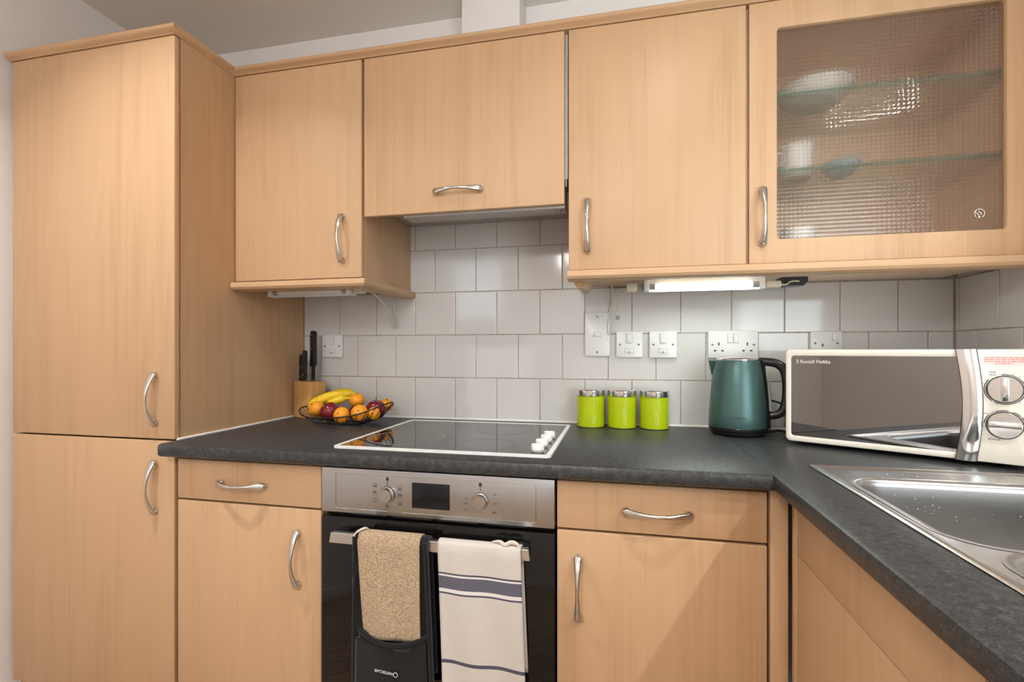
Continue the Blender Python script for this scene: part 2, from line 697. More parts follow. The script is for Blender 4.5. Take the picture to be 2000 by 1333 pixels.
def copy_child(src, parent, loc=None, rot=None, name=None):
    c = src.copy()
    C.objects.link(c)
    c.parent = parent
    if loc is not None:
        c.location = loc
    if rot is not None:
        c.rotation_euler = rot
    return c


# ------------------------------------------------------------------ the room
XL, XR, YR, ZC = -0.755, 1.9725, -3.05, 2.343
XE = 3.95       # far right of the open room
struct(box('floor', XL - 0.1, XE + 0.1, YR - 0.1, 0.12, -0.05, 0.0, 'floor_wood', bev=0))
struct(box('ceiling', XL - 0.1, XE + 0.1, YR - 0.1, 0.12, ZC, ZC + 0.05, 'ceiling_paint', bev=0))
struct(box('wall_left', XL - 0.1, XL, YR - 0.1, 0.12, 0, ZC, 'wall_paint', bev=0))
wall_back = struct(box('wall_back', XL, XE + 0.1, 0.0085, 0.12, 0, ZC, 'wall_paint', bev=0))
wall_right = struct(box('wall_right', XR + 0.0085, XR + 0.11, -0.95, 0.0085, 0, ZC, 'wall_paint', bev=0))
struct(box('wall_side', XE, XE + 0.1, YR, 0.0085, 0, ZC, 'wall_paint', bev=0))


def wall_holes(name, x0, x1, holes):
    bm = bmesh.new()
    x = x0
    for (a, b, z0, z1) in holes:
        add_box(bm, x, a, YR - 0.1, YR, 0, ZC)
        if z0 > 0:
            add_box(bm, a, b, YR - 0.1, YR, 0, z0)
        add_box(bm, a, b, YR - 0.1, YR, z1, ZC)
        x = b
    add_box(bm, x, x1, YR - 0.1, YR, 0, ZC)
    return struct(finish(bm, name, 'wall_paint'))


wall_holes('wall_rear', XL, XE + 0.1, [(-0.67, -0.07, 1.43, 2.10), (2.0, 3.7, 0.0, 2.12)])


def window(name, x0, x1, z0, z1, nx, nz):
    w = struct(bpy.data.objects.new(name, None))
    C.objects.link(w)
    w.location = ((x0 + x1) / 2, YR - 0.05, z0)
    ox, oz = (x0 + x1) / 2, z0
    f = 0.055
    fr = [(x0, x0 + f, -0.03, 0.03, z0, z1), (x1 - f, x1, -0.03, 0.03, z0, z1),
          (x0 + f, x1 - f, -0.03, 0.03, z0, z0 + f), (x0 + f, x1 - f, -0.03, 0.03, z1 - f, z1)]
    boxes('window_frame', [(a - ox, b - ox, c, d, e - oz, g - oz) for a, b, c, d, e, g in fr], 'skirting_white', w)
    dx, dz = (x1 - x0 - 2 * f) / nx, (z1 - z0 - 2 * f) / nz
    for i in range(1, nx):
        xx = x0 + f + dx * i - ox
        box('glazing_bar', xx - 0.015, xx + 0.015, -0.015, 0.015, f, z1 - oz - f, 'skirting_white', w)
    for i in range(1, nz):
        zz = f + dz * i
        box('glazing_bar', x0 + f - ox, x1 - f - ox, -0.014, 0.014, zz - 0.015, zz + 0.015, 'skirting_white', w)
    for i in range(nx):
        for j in range(nz):
            box('pane', x0 + f + dx * i - ox, x0 + f + dx * (i + 1) - ox, -0.003, 0.003, f + dz * j, f + dz * (j + 1), 'window_glass', w, bev=0)


window('window_1', -0.67, -0.07, 1.43, 2.10, 1, 1)
window('window_2_added', 2.0, 3.7, 0.0, 2.12, 2, 1)  # unseen glazed doors, added to bring in fill light from the right

# boxed-in pipe above the extractor
struct(box('trim_1', 0.515, 0.712, -0.10, 0.0085, 2.05, ZC, 'wall_paint', bev=0.002))
struct(box('baseboard_left', XL, XL + 0.015, YR, -0.60, 0, 0.10, 'skirting_white'))
struct(box('baseboard_rear', XL + 0.015, 1.99, YR, YR + 0.015, 0, 0.10, 'skirting_white'))

# ---- wall tiles: each its own object, joints recessed in grout
TP = 0.1525
TG = 0.0026
grout = boxes('grout', [(-0.16, XR + 0.0085, 0.0022, 0.0086, 0.90, 1.83)], 'grout', wall_back)
grout_r = boxes('grout', [(XR + 0.0022, XR + 0.0086, -0.95, 0.0022, 0.90, 1.3640)], 'grout', wall_right)


def tile_mesh(w, h, key, cache={}):
    k = (round(w, 4), round(h, 4))
    if k in cache:
        return cache[k]
    bm = bmesh.new()
    b = 0.0016
    fr = [bm.verts.new((x, -0.0045, z)) for x, z in ((-w / 2 + b, -h / 2 + b), (w / 2 - b, -h / 2 + b), (w / 2 - b, h / 2 - b), (-w / 2 + b, h / 2 - b))]
    mi = [bm.verts.new((x, -0.0037, z)) for x, z in ((-w / 2, -h / 2), (w / 2, -h / 2), (w / 2, h / 2), (-w / 2, h / 2))]
    bk = [bm.verts.new((x, 0.0035, z)) for x, z in ((-w / 2, -h / 2), (w / 2, -h / 2), (w / 2, h / 2), (-w / 2, h / 2))]
    bm.faces.new(fr)
    for a, c in ((fr, mi), (mi, bk)):
        for i in range(4):
            bm.faces.new((a[i], a[(i + 1) % 4], c[(i + 1) % 4], c[i]))
    bmesh.ops.recalc_face_normals(bm, faces=bm.faces[:])
    me = bpy.data.meshes.new('tile')
    bm.to_mesh(me)
    bm.free()
    me.materials.append(MATS['tile_white'])
    cache[k] = me
    return me


ROWS = [(0.905, 0.0), (1.0575, 0.5), (1.21, 0.0), (1.3625, 0.5), (1.515, 0.0), (1.6675, 0.5)]
for z0, off in ROWS:
    k = -2
    while True:
        a, b = (k + off) * TP, (k + 1 + off) * TP
        k += 1
        if a >= XR:
            break
        a, b = max(a, -0.149), min(b, XR - 0.002)
        if b - a < 0.006:
            continue
        zlo, zhi = max(z0, 0.9115), z0 + TP
        if z0 > 1.30 and not (0.285 - TP < a < 0.90):
            continue        # hidden behind the wall units
        o = link('tile', tile_mesh(b - a - TG, zhi - zlo - TG, 0), None, wall_back)
        o.location = ((a + b) / 2, 0.0045 + random.uniform(-0.0003, 0.0003), (zlo + zhi) / 2)
        o.rotation_euler = (random.gauss(0, 0.0035), 0, random.gauss(0, 0.0035))
for z0, off in ROWS[:3]:
    ys = [0.0, -0.0152] if off == 0 else [0.0, -0.0884]
    while ys[-1] > -0.93:
        ys.append(max(-0.95, ys[-1] - TP))
    for a, b in zip(ys, ys[1:]):
        zlo, zhi = max(z0, 0.9115), z0 + TP
        o = link('tile', tile_mesh(a - b - TG, zhi - zlo - TG, 0), None, wall_right)
        o.location = (XR + 0.0045, (a + b) / 2, (zlo + zhi) / 2)
        o.rotation_euler = (0, random.gauss(0, 0.002), -PI / 2 + random.gauss(0, 0.003))

# ------------------------------------------------------------------ bow handle
HL = 0.148


def handle_mesh():
    bm = bmesh.new()
    n, seg = 28, 12
    rings = []
    for i in range(n + 1):
        t = i / n
        z = (t - 0.5) * HL
        s = math.sin(PI * t)
        y = -0.004 - 0.028 * s ** 0.8
        e = abs(2 * t - 1)
        w = 0.0038 + 0.0068 * e ** 1.4
        th = 0.0034 + 0.0026 * e ** 2
        if e > 0.93:
            q = (e - 0.93) / 0.07
            w *= math.sqrt(max(0.04, 1 - q * q * 0.9))
        # tangent in the yz plane
        dt = 0.001
        y2 = -0.004 - 0.028 * max(0, math.sin(PI * min(1, t + dt))) ** 0.8
        y1 = -0.004 - 0.028 * max(0, math.sin(PI * max(0, t - dt))) ** 0.8
        tv = Vector((0, y2 - y1, HL * 2 * dt)).normalized()
        nv = Vector((0, -tv.z, tv.y))
        if e > 0.9:
            nv = Vector((0, -1, 0)).lerp(nv, (1 - e) / 0.1 * 0.8).normalized()
        rings.append([bm.verts.new(Vector((w * math.cos(2 * PI * k / seg), y, z)) + nv * (th * math.sin(2 * PI * k / seg))) for k in range(seg)])
    for a, b in zip(rings, rings[1:]):
        for k in range(seg):
            bm.faces.new((a[k], a[(k + 1) % seg], b[(k + 1) % seg], b[k]))
    bm.faces.new(rings[0])
    bm.faces.new(rings[-1])
    for s in (-1, 1):       # flat feet against the door
        add_lathe(bm, [(0.0085, -0.006), (0.0085, 0.0)], 12, (0, 0, s * (HL / 2 - 0.011)), 'y')
    bmesh.ops.recalc_face_normals(bm, faces=bm.faces[:])
    me = bpy.data.meshes.new('handle')
    bm.to_mesh(me)
    bm.free()
    for p in me.polygons:
        p.use_smooth = True
    me.set_sharp_from_angle(angle=math.radians(60))
    me.materials.append(MATS['handle_chrome'])
    return me


HM = handle_mesh()


def put_handle(parent, x, y, z, horiz=False, face='front'):
    o = bpy.data.objects.new('handle', HM)
    C.objects.link(o)
    o.parent = parent
    o.location = (x, y, z)
    if face == 'front':
        o.rotation_euler = (0, PI / 2 if horiz else 0, 0)
    else:
        o.rotation_euler = Euler((0, PI / 2 if horiz else 0, -PI / 2), 'XYZ')
    o['label'] = 'chrome bow handle'
    return o


# ------------------------------------------------------------------ cabinets
YT, YB, YW = -0.555, -0.566, -0.345      # door faces: tall unit, base units, wall units
DT = 0.018
# tall larder / fridge housing
bx, by = -0.44, -0.28
t = thing('tall_cabinet', 'full-height beech cabinet with two doors beside the white left wall', 'cabinet', (bx, by, 0))
boxes('body', [(-0.168 - bx, -0.150 - bx, YT + DT + 0.003 - by, -0.002 - by, 0.15, 2.012),
               (-0.730 - bx, -0.712 - bx, YT + DT + 0.003 - by, -0.002 - by, 0.15, 2.012),
               (-0.712 - bx, -0.168 - bx, YT + DT + 0.003 - by, -0.002 - by, 1.994, 2.012),
               (-0.712 - bx, -0.168 - bx, YT + DT + 0.003 - by, -0.002 - by, 0.15, 0.168),
               (-0.712 - bx, -0.168 - bx, -0.012 - by, -0.002 - by, 0.168, 1.994)], 'wood_edge', t)
d = box('door', -0.730 - bx, -0.150 - bx, YT - by, YT + DT - by, 0.9125, 2.0105, 'wood_upright', t, 0.003, 3)
put_handle(d, -0.2105 - bx, YT - by, 1.0215)
d = box('door', -0.730 - bx, -0.150 - bx, YT - by, YT + DT - by, 0.178, 0.908, 'wood_upright', t, 0.003, 3)
put_handle(d, -0.2105 - bx, YT - by, 0.7815)
box('plinth', -0.730 - bx, -0.150 - bx, -0.50 - by, -0.482 - by, 0.0, 0.15, 'wood_along', t)
box('filler_strip', -0.755 + 0.001 - bx, -0.732 - bx, YT + 0.03 - by, YT + 0.045 - by, 0.0, 2.01, 'sealant', t)


def wall_unit(name, label, x0, x1, z0, z1, side_right=True, inside='carcass', group=None):
    cx, cy = (x0 + x1) / 2, -0.17
    t = thing(name, label, 'cabinet', (cx, cy, z0), 0, group)
    a, b = x0 - cx, x1 - cx
    yf, yb = YW + DT + 0.003 - cy, -0.001 - cy
    h = z1 - z0
    boxes('body', [(a, a + 0.018, yf, yb, 0, h), (b - 0.018, b, yf, yb, 0, h), (a + 0.018, b - 0.018, yf, yb, 0, 0.018),
                   (a + 0.018, b - 0.018, yf, yb, h - 0.018, h), (a + 0.018, b - 0.018, yb - 0.008, yb, 0.018, h - 0.018)], inside, t)
    return t, cx, cy


# wall unit left of the extractor
t, cx, cy = wall_unit('wall_cabinet', 'single-door beech wall cabinet between the tall cabinet and the extractor', -0.147, 0.2885, 1.366, 2.012, inside='wood_upright')
z0 = 1.366
d = box('door', -0.1465 - cx, 0.2875 - cx, YW - cy, YW + DT - cy, 1.370 - z0, 2.0105 - z0, 'wood_upright', t, 0.0025, 3)
put_handle(d, 0.2262 - cx, YW - cy, 1.486 - z0)
# extractor unit
t, cx, cy = wall_unit('extractor_cabinet', 'short beech cabinet with a flap door above the hob', 0.2905, 0.891, 1.62, 2.012, inside='carcass_white')
z0 = 1.62
d = box('flap_door', 0.2955 - cx, 0.8835 - cx, YW - cy, YW + DT - cy, 1.547 - z0, 2.0105 - z0, 'wood_upright', t, 0.0025, 3)
put_handle(d, 0.585 - cx, YW - cy, 1.602 - z0, horiz=True)
boxes('hinge_arm', [(0.8845 - cx, 0.8875 - cx, YW + 0.022 - cy, YW + 0.05 - cy, 1.60 - z0, 1.99 - z0)], 'carcass_white', t)
# extractor itself
e = thing('extractor_hood', 'pale grey built-in extractor under the short flap cabinet', 'extractor', (0.59, -0.17, 1.541))
boxes('casing', [(-0.297, 0.297, -0.10, 0.165, 0.060, 0.077)], 'filter_grey', e)
box('visor', -0.180, 0.293, YW + 0.021 + 0.17, -0.262 + 0.17, 0.001, 0.058, 'filter_grey', e, 0.003)
lathe('screw', [(0.004, 0.0), (0.004, -0.003), (0.0, -0.003)], 'brass_screw', e, 12, (0.282, -0.135, 0.001))
box('latch', 0.262, 0.275, -0.14, -0.13, -0.002, 0.002, 'brass_screw', e, 0.0008)
# wall unit right of the extractor
t, cx, cy = wall_unit('wall_cabinet', 'single-door beech wall cabinet over the lit strip light', 0.8935, 1.3365, 1.366, 2.012, inside='wood_upright')
z0 = 1.366
d = box('door', 0.8950 - cx, 1.3335 - cx, YW - cy, YW + DT - cy, 1.368 - z0, 2.0105 - z0, 'wood_upright', t, 0.0025, 3)
put_handle(d, 0.945 - cx, YW - cy, 1.483 - z0)
# glazed wall unit
GX0, GX1 = 1.3375, 1.9395
t, cx, cy = wall_unit('glazed_wall_cabinet', 'beech wall cabinet with a patterned glass door in the corner', GX0, GX1, 1.366, 2.012, inside='cupboard_inside')
z0 = 1.366
out = rounded(1.9385 - 1.3405, 2.0105 - 1.368, 0.0025, 6, (1.9385 + 1.3405) / 2 - cx, (2.0105 + 1.368) / 2 - z0)
hol = rounded(1.8735 - 1.4035, 1.944 - 1.427, 0.008, 6, (1.8735 + 1.4035) / 2 - cx, (1.944 + 1.427) / 2 - z0)
d = plate('door', out, YW - cy, YW + DT - cy, 'wood_upright', t, 0.002, hol)
put_handle(d, 1.369 - cx, YW - cy, 1.483 - z0)
p = box('pane', 1.398 - cx, 1.879 - cx, YW + 0.009 - cy, YW + 0.013 - cy, 1.421 - z0, 1.950 - z0, 'patterned_glass', d, bev=0)
# maker's mark on the pane
bm = bmesh.new()
mcx, mcz, my = 1.8265 - cx, 1.466 - z0, YW + 0.0085 - cy
arc = [(mcx + 0.0100 * math.cos(math.radians(a)), my, mcz + 0.0100 * math.sin(math.radians(a))) for a in range(-60, 170, 10)]
add_tube(bm, arc, 0.0009, 6)
add_tube(bm, [(mcx - 0.002, my, mcz + 0.005), (mcx + 0.003, my, mcz + 0.001), (mcx + 0.004, my, mcz - 0.003)], 0.0011, 6)
for dx, dz, r in ((-0.006, -0.001, 0.0032), (-0.008, 0.001, 0.0026), (-0.004, -0.005, 0.0032), (-0.001, -0.0075, 0.0026), (-0.006, -0.005, 0.0028)):
    add_lathe(bm, [(r, -0.0006), (r, 0.0006)], 10, (mcx + dx, my, mcz + dz), 'y')
finish(bm, 'printed_mark', 'ink_white', p)
for zs in (1.806, 1.614):
    s = box('glass_shelf', GX0 + 0.020 - cx, GX1 - 0.020 - cx, -0.295 - cy, -0.012 - cy, zs - 0.006 - z0, zs - z0, 'shelf_glass', t, 0.0005)
    box('shelf_front_edge', GX0 + 0.020 - cx, GX1 - 0.020 - cx, -0.2965 - cy, -0.2952 - cy, zs - 0.006 - z0, zs - z0, 'shelf_edge', s, bev=0)
struct(box('trim_2', 1.9405, XR - 0.001, YW + 0.004, YW + 0.020, 1.342, 2.012, 'wood_upright', bev=0.001))

# crockery seen through the patterned glass
bowl_prof = [(0.0, 0.0), (0.035, 0.0), (0.060, 0.012), (0.088, 0.040), (0.098, 0.060), (0.095, 0.061), (0.082, 0.040), (0.055, 0.016), (0.0, 0.008)]
b1 = lathe('serving_bowl', [(r * 0.95, h_ * 0.85) for r, h_ in bowl_prof], 'porcelain', None, 32)
b1.location = (1.540, -0.185, 1.8065)
tag(b1, 'wide white bowl on the top glass shelf of the glazed cabinet', 'bowl')
m1 = thing('mug', 'pale mug on the lower glass shelf nearest the cabinet door handle', 'mug', (1.492, -0.20, 1.6145))
lathe('body', [(0.0, 0), (0.036, 0), (0.040, 0.006), (0.041, 0.088), (0.038, 0.088), (0.037, 0.008), (0.0, 0.006)], 'porcelain', m1, 28)
tube('handle', smoothpath([(-0.039, -0.012, 0.07), (-0.062, -0.02, 0.062), (-0.064, -0.02, 0.032), (-0.039, -0.012, 0.02)], 6), 0.005, 'porcelain', m1)
b2 = lathe('small_bowl', [(0.0, 0), (0.022, 0), (0.030, 0.006), (0.046, 0.034), (0.044, 0.034), (0.028, 0.008), (0.0, 0.005)], 'blue_porcelain', None, 28)
b2.location = (1.598, -0.20, 1.6145)
tag(b2, 'small pale blue bowl beside the mug on the lower glass shelf', 'bowl')
m2 = thing('mug', 'pale mug on the floor of the glazed cabinet, bottom left of the pane', 'mug', (1.480, -0.25, 1.3845))
lathe('body', [(0.0, 0), (0.034, 0), (0.038, 0.006), (0.039, 0.085), (0.036, 0.085), (0.035, 0.008), (0.0, 0.006)], 'porcelain', m2, 28)
tube('handle', smoothpath([(0.037, 0, 0.068), (0.060, -0.004, 0.06), (0.060, -0.004, 0.03), (0.037, 0, 0.02)], 6), 0.005, 'porcelain', m2)

# cornice along the top of all wall units and the tall unit
cprof = [(-0.014, 2.0125), (0.001, 2.0125), (0.005, 2.0165), (0.013, 2.0190), (0.017, 2.0240), (0.017, 2.0290), (0.013, 2.0335), (0.004, 2.0355), (-0.040, 2.0355), (-0.040, 2.0125)]
co = sweep('cornice', [(-0.738, YT), (-0.150, YT), (-0.150, YW), (XR - 0.001, YW)], cprof, 'wood_along')
tag(co, 'long beech cornice moulding running along the tops of the cabinets', 'moulding')
# pelmets (light rails) below the wall units
pprof = [(0.006, 1.3655), (0.017, 1.3650), (0.019, 1.3620), (0.019, 1.3500), (0.014, 1.3435), (0.004, 1.3405), (-0.030, 1.3405), (-0.040, 1.3440), (-0.044, 1.3655)]
pl = sweep('pelmet', [(-0.148, YW), (0.2885, YW), (0.2885, -0.002)], [(o, z) for o, z in pprof], 'wood_along')
tag(pl, 'beech pelmet wrapping under the wall cabinet beside the tall cabinet', 'moulding')
pr = thing('pelmet', 'long beech pelmet under the glazed cabinet and the lit strip light', 'moulding', (0.90, -0.36, 1.34))
bm_path = [(0.893 - 0.90, YW + 0.36), (XR - 0.002 - 0.90, YW + 0.36)]
sweep('rail', bm_path, [(o, z - 1.34) for o, z in pprof], 'wood_along', pr)
bm = bmesh.new()
bl = [(0.000, 0.0255), (0.000, 0.008), (0.006, -0.004), (0.016, -0.012), (0.028, -0.012), (0.036, -0.002), (0.040, 0.010), (0.042, 0.0255)]
ra = [bm.verts.new((x + 0.001, 0.075, z)) for x, z in bl]
rb = [bm.verts.new((x + 0.006, 0.215, z)) for x, z in bl]
for i in range(len(bl)):
    j = (i + 1) % len(bl)
    bm.faces.new((ra[i], ra[j], rb[j], rb[i]))
bm.faces.new(ra)
bm.faces.new(rb)
finish(bm, 'end_return', 'wood_return', pr, 50)


def base_unit(name, label, x0, x1, hx_draw, hx_door):
    cx, cy = (x0 + x1) / 2, -0.28
    t = thing(name, label, 'cabinet', (cx, cy, 0))
    a, b = x0 - cx, x1 - cx
    yf, yb = YB + DT + 0.003 - cy, -0.02 - cy
    boxes('body', [(a, a + 0.018, yf, yb, 0.15, 0.870), (b - 0.018, b, yf, yb, 0.15, 0.870), (a + 0.018, b - 0.018, yf, yb, 0.15, 0.168),
                   (a + 0.018, b - 0.018, yb - 0.008, yb, 0.168, 0.870), (a + 0.018, b - 0.018, yf, yf + 0.10, 0.852, 0.870),
                   (a + 0.018, b - 0.018, yf, yf + 0.02, 0.745, 0.765)], 'wood_edge', t)
    dr = box('drawer', a + 0.0015, b - 0.0015, YB - cy, YB + DT - cy, 0.7605, 0.8655, 'wood_upright', t, 0.0025, 3)
    put_handle(dr, hx_draw - cx, YB - cy, 0.8085, horiz=True)
    d = box('door', a + 0.0015, b - 0.0015, YB - cy, YB + DT - cy, 0.158, 0.7555, 'wood_upright', t, 0.0025, 3)
    put_handle(d, hx_door - cx, YB - cy, 0.632)
    box('plinth', a, b, -0.50 - cy, -0.482 - cy, 0, 0.148, 'wood_along', t)
    return t


base_unit('base_cabinet', 'beech base cabinet with drawer and door between tall cabinet and oven', -0.1285, 0.3045, 0.0765, 0.2395)
base_unit('base_cabinet', 'beech base cabinet with drawer and door right of the oven', 0.8900, 1.3225, 1.1055, 0.939)
cp = box('corner_post', 1.3265, 1.3605, YB, YB + 0.03, 0.0, 0.870, 'wood_upright', None, 0.002)
tag(cp, 'slim beech corner post where the two cabinet runs meet', 'post')
# run on the right, under the sink; faces look towards -X
XF = 1.3645
t = thing('sink_base_cabinet', 'beech cabinet under the sink on the right-hand run', 'cabinet', (1.66, -1.10, 0))
lx, ly = 1.66, -1.10
boxes('body', [(XF + DT + 0.003 - lx, 0.28, -0.572 - ly, -0.590 - ly, 0.15, 0.74), (XF + DT + 0.003 - lx, 0.28, -1.582 - ly, -1.600 - ly, 0.15, 0.870),
               (XF + DT + 0.003 - lx, 0.28, -1.582 - ly, -0.590 - ly, 0.15, 0.168), (XF + DT + 0.003 - lx, XF + DT + 0.02 - lx, -1.582 - ly, -0.590 - ly, 0.80, 0.870)], 'wood_edge', t)
box('end_strip', XF - lx, XF + DT - lx, -0.572 - ly, -0.5985 - ly, 0.0, 0.8655, 'wood_upright', t, 0.002)
for ya, yb in ((-0.6000, -1.098), (-1.1005, -1.600)):
    box('false_drawer_front', XF - lx, XF + DT - lx, ya - ly, yb - ly, 0.7585, 0.8655, 'wood_upright', t, 0.0012)
    d = box('door', XF - lx, XF + DT - lx, ya - ly, yb - ly, 0.158, 0.7570, 'wood_upright', t, 0.0012)
    put_handle(d, XF - lx, (yb + 0.05 if ya > -1 else ya - 0.05) - ly, 0.632, face='side')
box('plinth', 1.43 - lx, 1.448 - lx, -0.59 - ly, -1.60 - ly, 0, 0.148, 'wood_return', t)

# ------------------------------------------------------------------ worktops
WT, WB = 0.910, 0.8765
XS0, XS1, YS0, YS1 = 1.418, 1.912, -0.507, -1.490       # sink outline


def worktop_back():
    # swept section with a rounded front edge; right end butts on the other run
    bm = bmesh.new()
    sec = [(-0.002, WB), (-0.597, WB), (-0.603, WB + 0.004), (-0.605, WB + 0.010), (-0.605, WT - 0.009), (-0.6025, WT - 0.003), (-0.597, WT), (-0.002, WT)]

    def xr(y):       # mitre near the front corner
        return 1.322 + min(max(-0.605 - y, 0), 0) + (0.0 if y <= -0.605 else min(0.09, (y + 0.605)))
    ra = [bm.verts.new((-0.1485, y, z)) for y, z in sec]
    rb = [bm.verts.new((1.3215, y, z)) for y, z in sec]
    n = len(sec)
    for i in range(n):
        j = (i + 1) % n
        bm.faces.new((ra[i], ra[j], rb[j], rb[i]))
    bm.faces.new(ra)
    bm.faces.new(rb)
    return finish(bm, 'worktop', 'worktop', None, 35)


wb = worktop_back()
# the worktop nose also wraps a little in front of the tall unit
tag(wb, 'long dark grey worktop along the tiled wall with the hob in it', 'worktop')
bm = bmesh.new()
sec = [(XR - 0.002, WB), (1.330, WB), (1.324, WB + 0.004), (1.322, WB + 0.010), (1.322, WT - 0.009), (1.3245, WT - 0.003), (1.330, WT), (XS0 + 0.010, WT), (XS0 + 0.010, WB + 0.001)]
nose = [(1.330, WB), (1.324, WB + 0.004), (1.322, WB + 0.010), (1.322, WT - 0.009), (1.3245, WT - 0.003), (1.330, WT)]


def strip(ya, yb, xa):
    s = nose + [(xa, WT), (xa, WB)]
    A = [bm.verts.new((x, ya, z)) for x, z in s]
    B = [bm.verts.new((x, yb, z)) for x, z in s]
    for i in range(len(s)):
        j = (i + 1) % len(s)
        bm.faces.new((A[i], A[j], B[j], B[i]))
    bm.faces.new(A)
    bm.faces.new(B)


strip(-0.002, -1.62, XS0 + 0.012)
add_box(bm, XS0 + 0.012, XR - 0.002, YS0 - 0.012, -0.002, WB, WT)
add_box(bm, XS0 + 0.012, XR - 0.002, -1.62, YS1 + 0.012, WB, WT)
add_box(bm, XS1 - 0.012, XR - 0.002, YS1 + 0.012, YS0 - 0.012, WB, WT)
wr = finish(bm, 'worktop', 'worktop', None, 35)
tag(wr, 'dark grey worktop of the right-hand run holding the sink', 'worktop')

# white sealant beads
struct(tube('trim_3', [(-0.146, -0.004, 0.9125), (XR - 0.004, -0.004, 0.9125)], 0.0042, 'sealant'))
struct(tube('trim_4', [(-0.1465, -0.548, 0.9120), (-0.1465, -0.004, 0.9120)], 0.0040, 'sealant'))

# ------------------------------------------------------------------ hob
h = thing('hob', 'black glass ceramic hob with white frame set in the worktop', 'hob', (0.600, -0.313, 0.9102))
hx0, hx1, hy0, hy1 = -0.275, 0.275, -0.240, 0.238


def flat_ring(name, outer, inner, z0, z1, mat, parent):
    bm = bmesh.new()
    R = []
    for pp, z in ((outer, z0), (outer, z1), (inner, z1), (inner, z0)):
        R.append([bm.verts.new((x, y, z)) for x, y in pp])
    n = len(outer)
    for a, b in zip(R, R[1:] + R[:1]):
        for i in range(n):
            j = (i + 1) % n
            bm.faces.new((a[i], a[j], b[j], b[i]))
    return finish(bm, name, mat, parent, 40)


flat_ring('frame', rounded(0.550, 0.478, 0.012, 6, 0, -0.001), rounded(0.528, 0.456, 0.006, 6, 0, -0.001), 0.0, 0.0055, 'hob_frame', h)
bm = bmesh.new()
vs = [bm.verts.new((x, y, z)) for z in (0.0, 0.0045) for x, y in ((-0.2642, -0.2292), (0.2642, -0.2292), (0.2642, 0.2272), (-0.2642, 0.2272))]
for f in ((0, 1, 2, 3), (4, 5, 6, 7), (0, 1, 5, 4), (1, 2, 6, 5), (2, 3, 7, 6), (3, 0, 4, 7)):
    bm.faces.new([vs[i] for i in f])
finish(bm, 'glass_plate', 'hob_glass', h)


def circle(r, cx, cy, n=64):
    return [(cx + r * math.cos(2 * PI * i / n), cy + r * math.sin(2 * PI * i / n)) for i in range(n)]


for cx_, cy_, r, w in ((-0.146, -0.085, 0.106, 0.008), (-0.140, 0.140, 0.072, 0.0015), (0.100, -0.130, 0.072, 0.0018), (0.088, 0.105, 0.086, 0.0018)):
    flat_ring('cooking_zone', circle(r, cx_, cy_), circle(r - w, cx_, cy_), 0.00452, 0.00475, 'hob_ring', h)
for kx, ky in ((0.238, -0.192), (0.238, -0.128), (0.240, -0.066), (0.240, -0.008)):
    k = lathe('control_knob', [(0.0, 0.0048), (0.0130, 0.0048), (0.0135, 0.007), (0.0155, 0.009), (0.0157, 0.0185), (0.0145, 0.0212), (0.0, 0.0218)], 'hob_frame', h, 28, (kx, ky, 0))
    box('grip', kx - 0.0135, kx + 0.0135, ky - 0.0032, ky + 0.0032, 0.0212, 0.0235, 'hob_frame', k, 0.001)

# ------------------------------------------------------------------ oven
OX0, OX1 = 0.3075, 0.8865
ocx = (OX0 + OX1) / 2
ov = thing('oven', 'built-in black glass oven with steel control panel under the hob', 'oven', (ocx, -0.28, 0.15))
q = lambda x, y, z: (x - ocx, y + 0.28, z - 0.15)
YO = YB - 0.004


def obox(name, x0, x1, y0, y1, z0, z1, mat, parent=ov, bev=0.0015):
    return box(name, x0 - ocx, x1 - ocx, y0 + 0.28, y1 + 0.28, z0 - 0.15, z1 - 0.15, mat, parent, bev)


obox('body', OX0 + 0.004, OX1 - 0.004, -0.54, -0.04, 0.152, 0.862, 'dark_gap')
cpn = obox('control_panel', OX0, OX1, YO, -0.541, 0.7575, 0.8665, 'oven_steel')
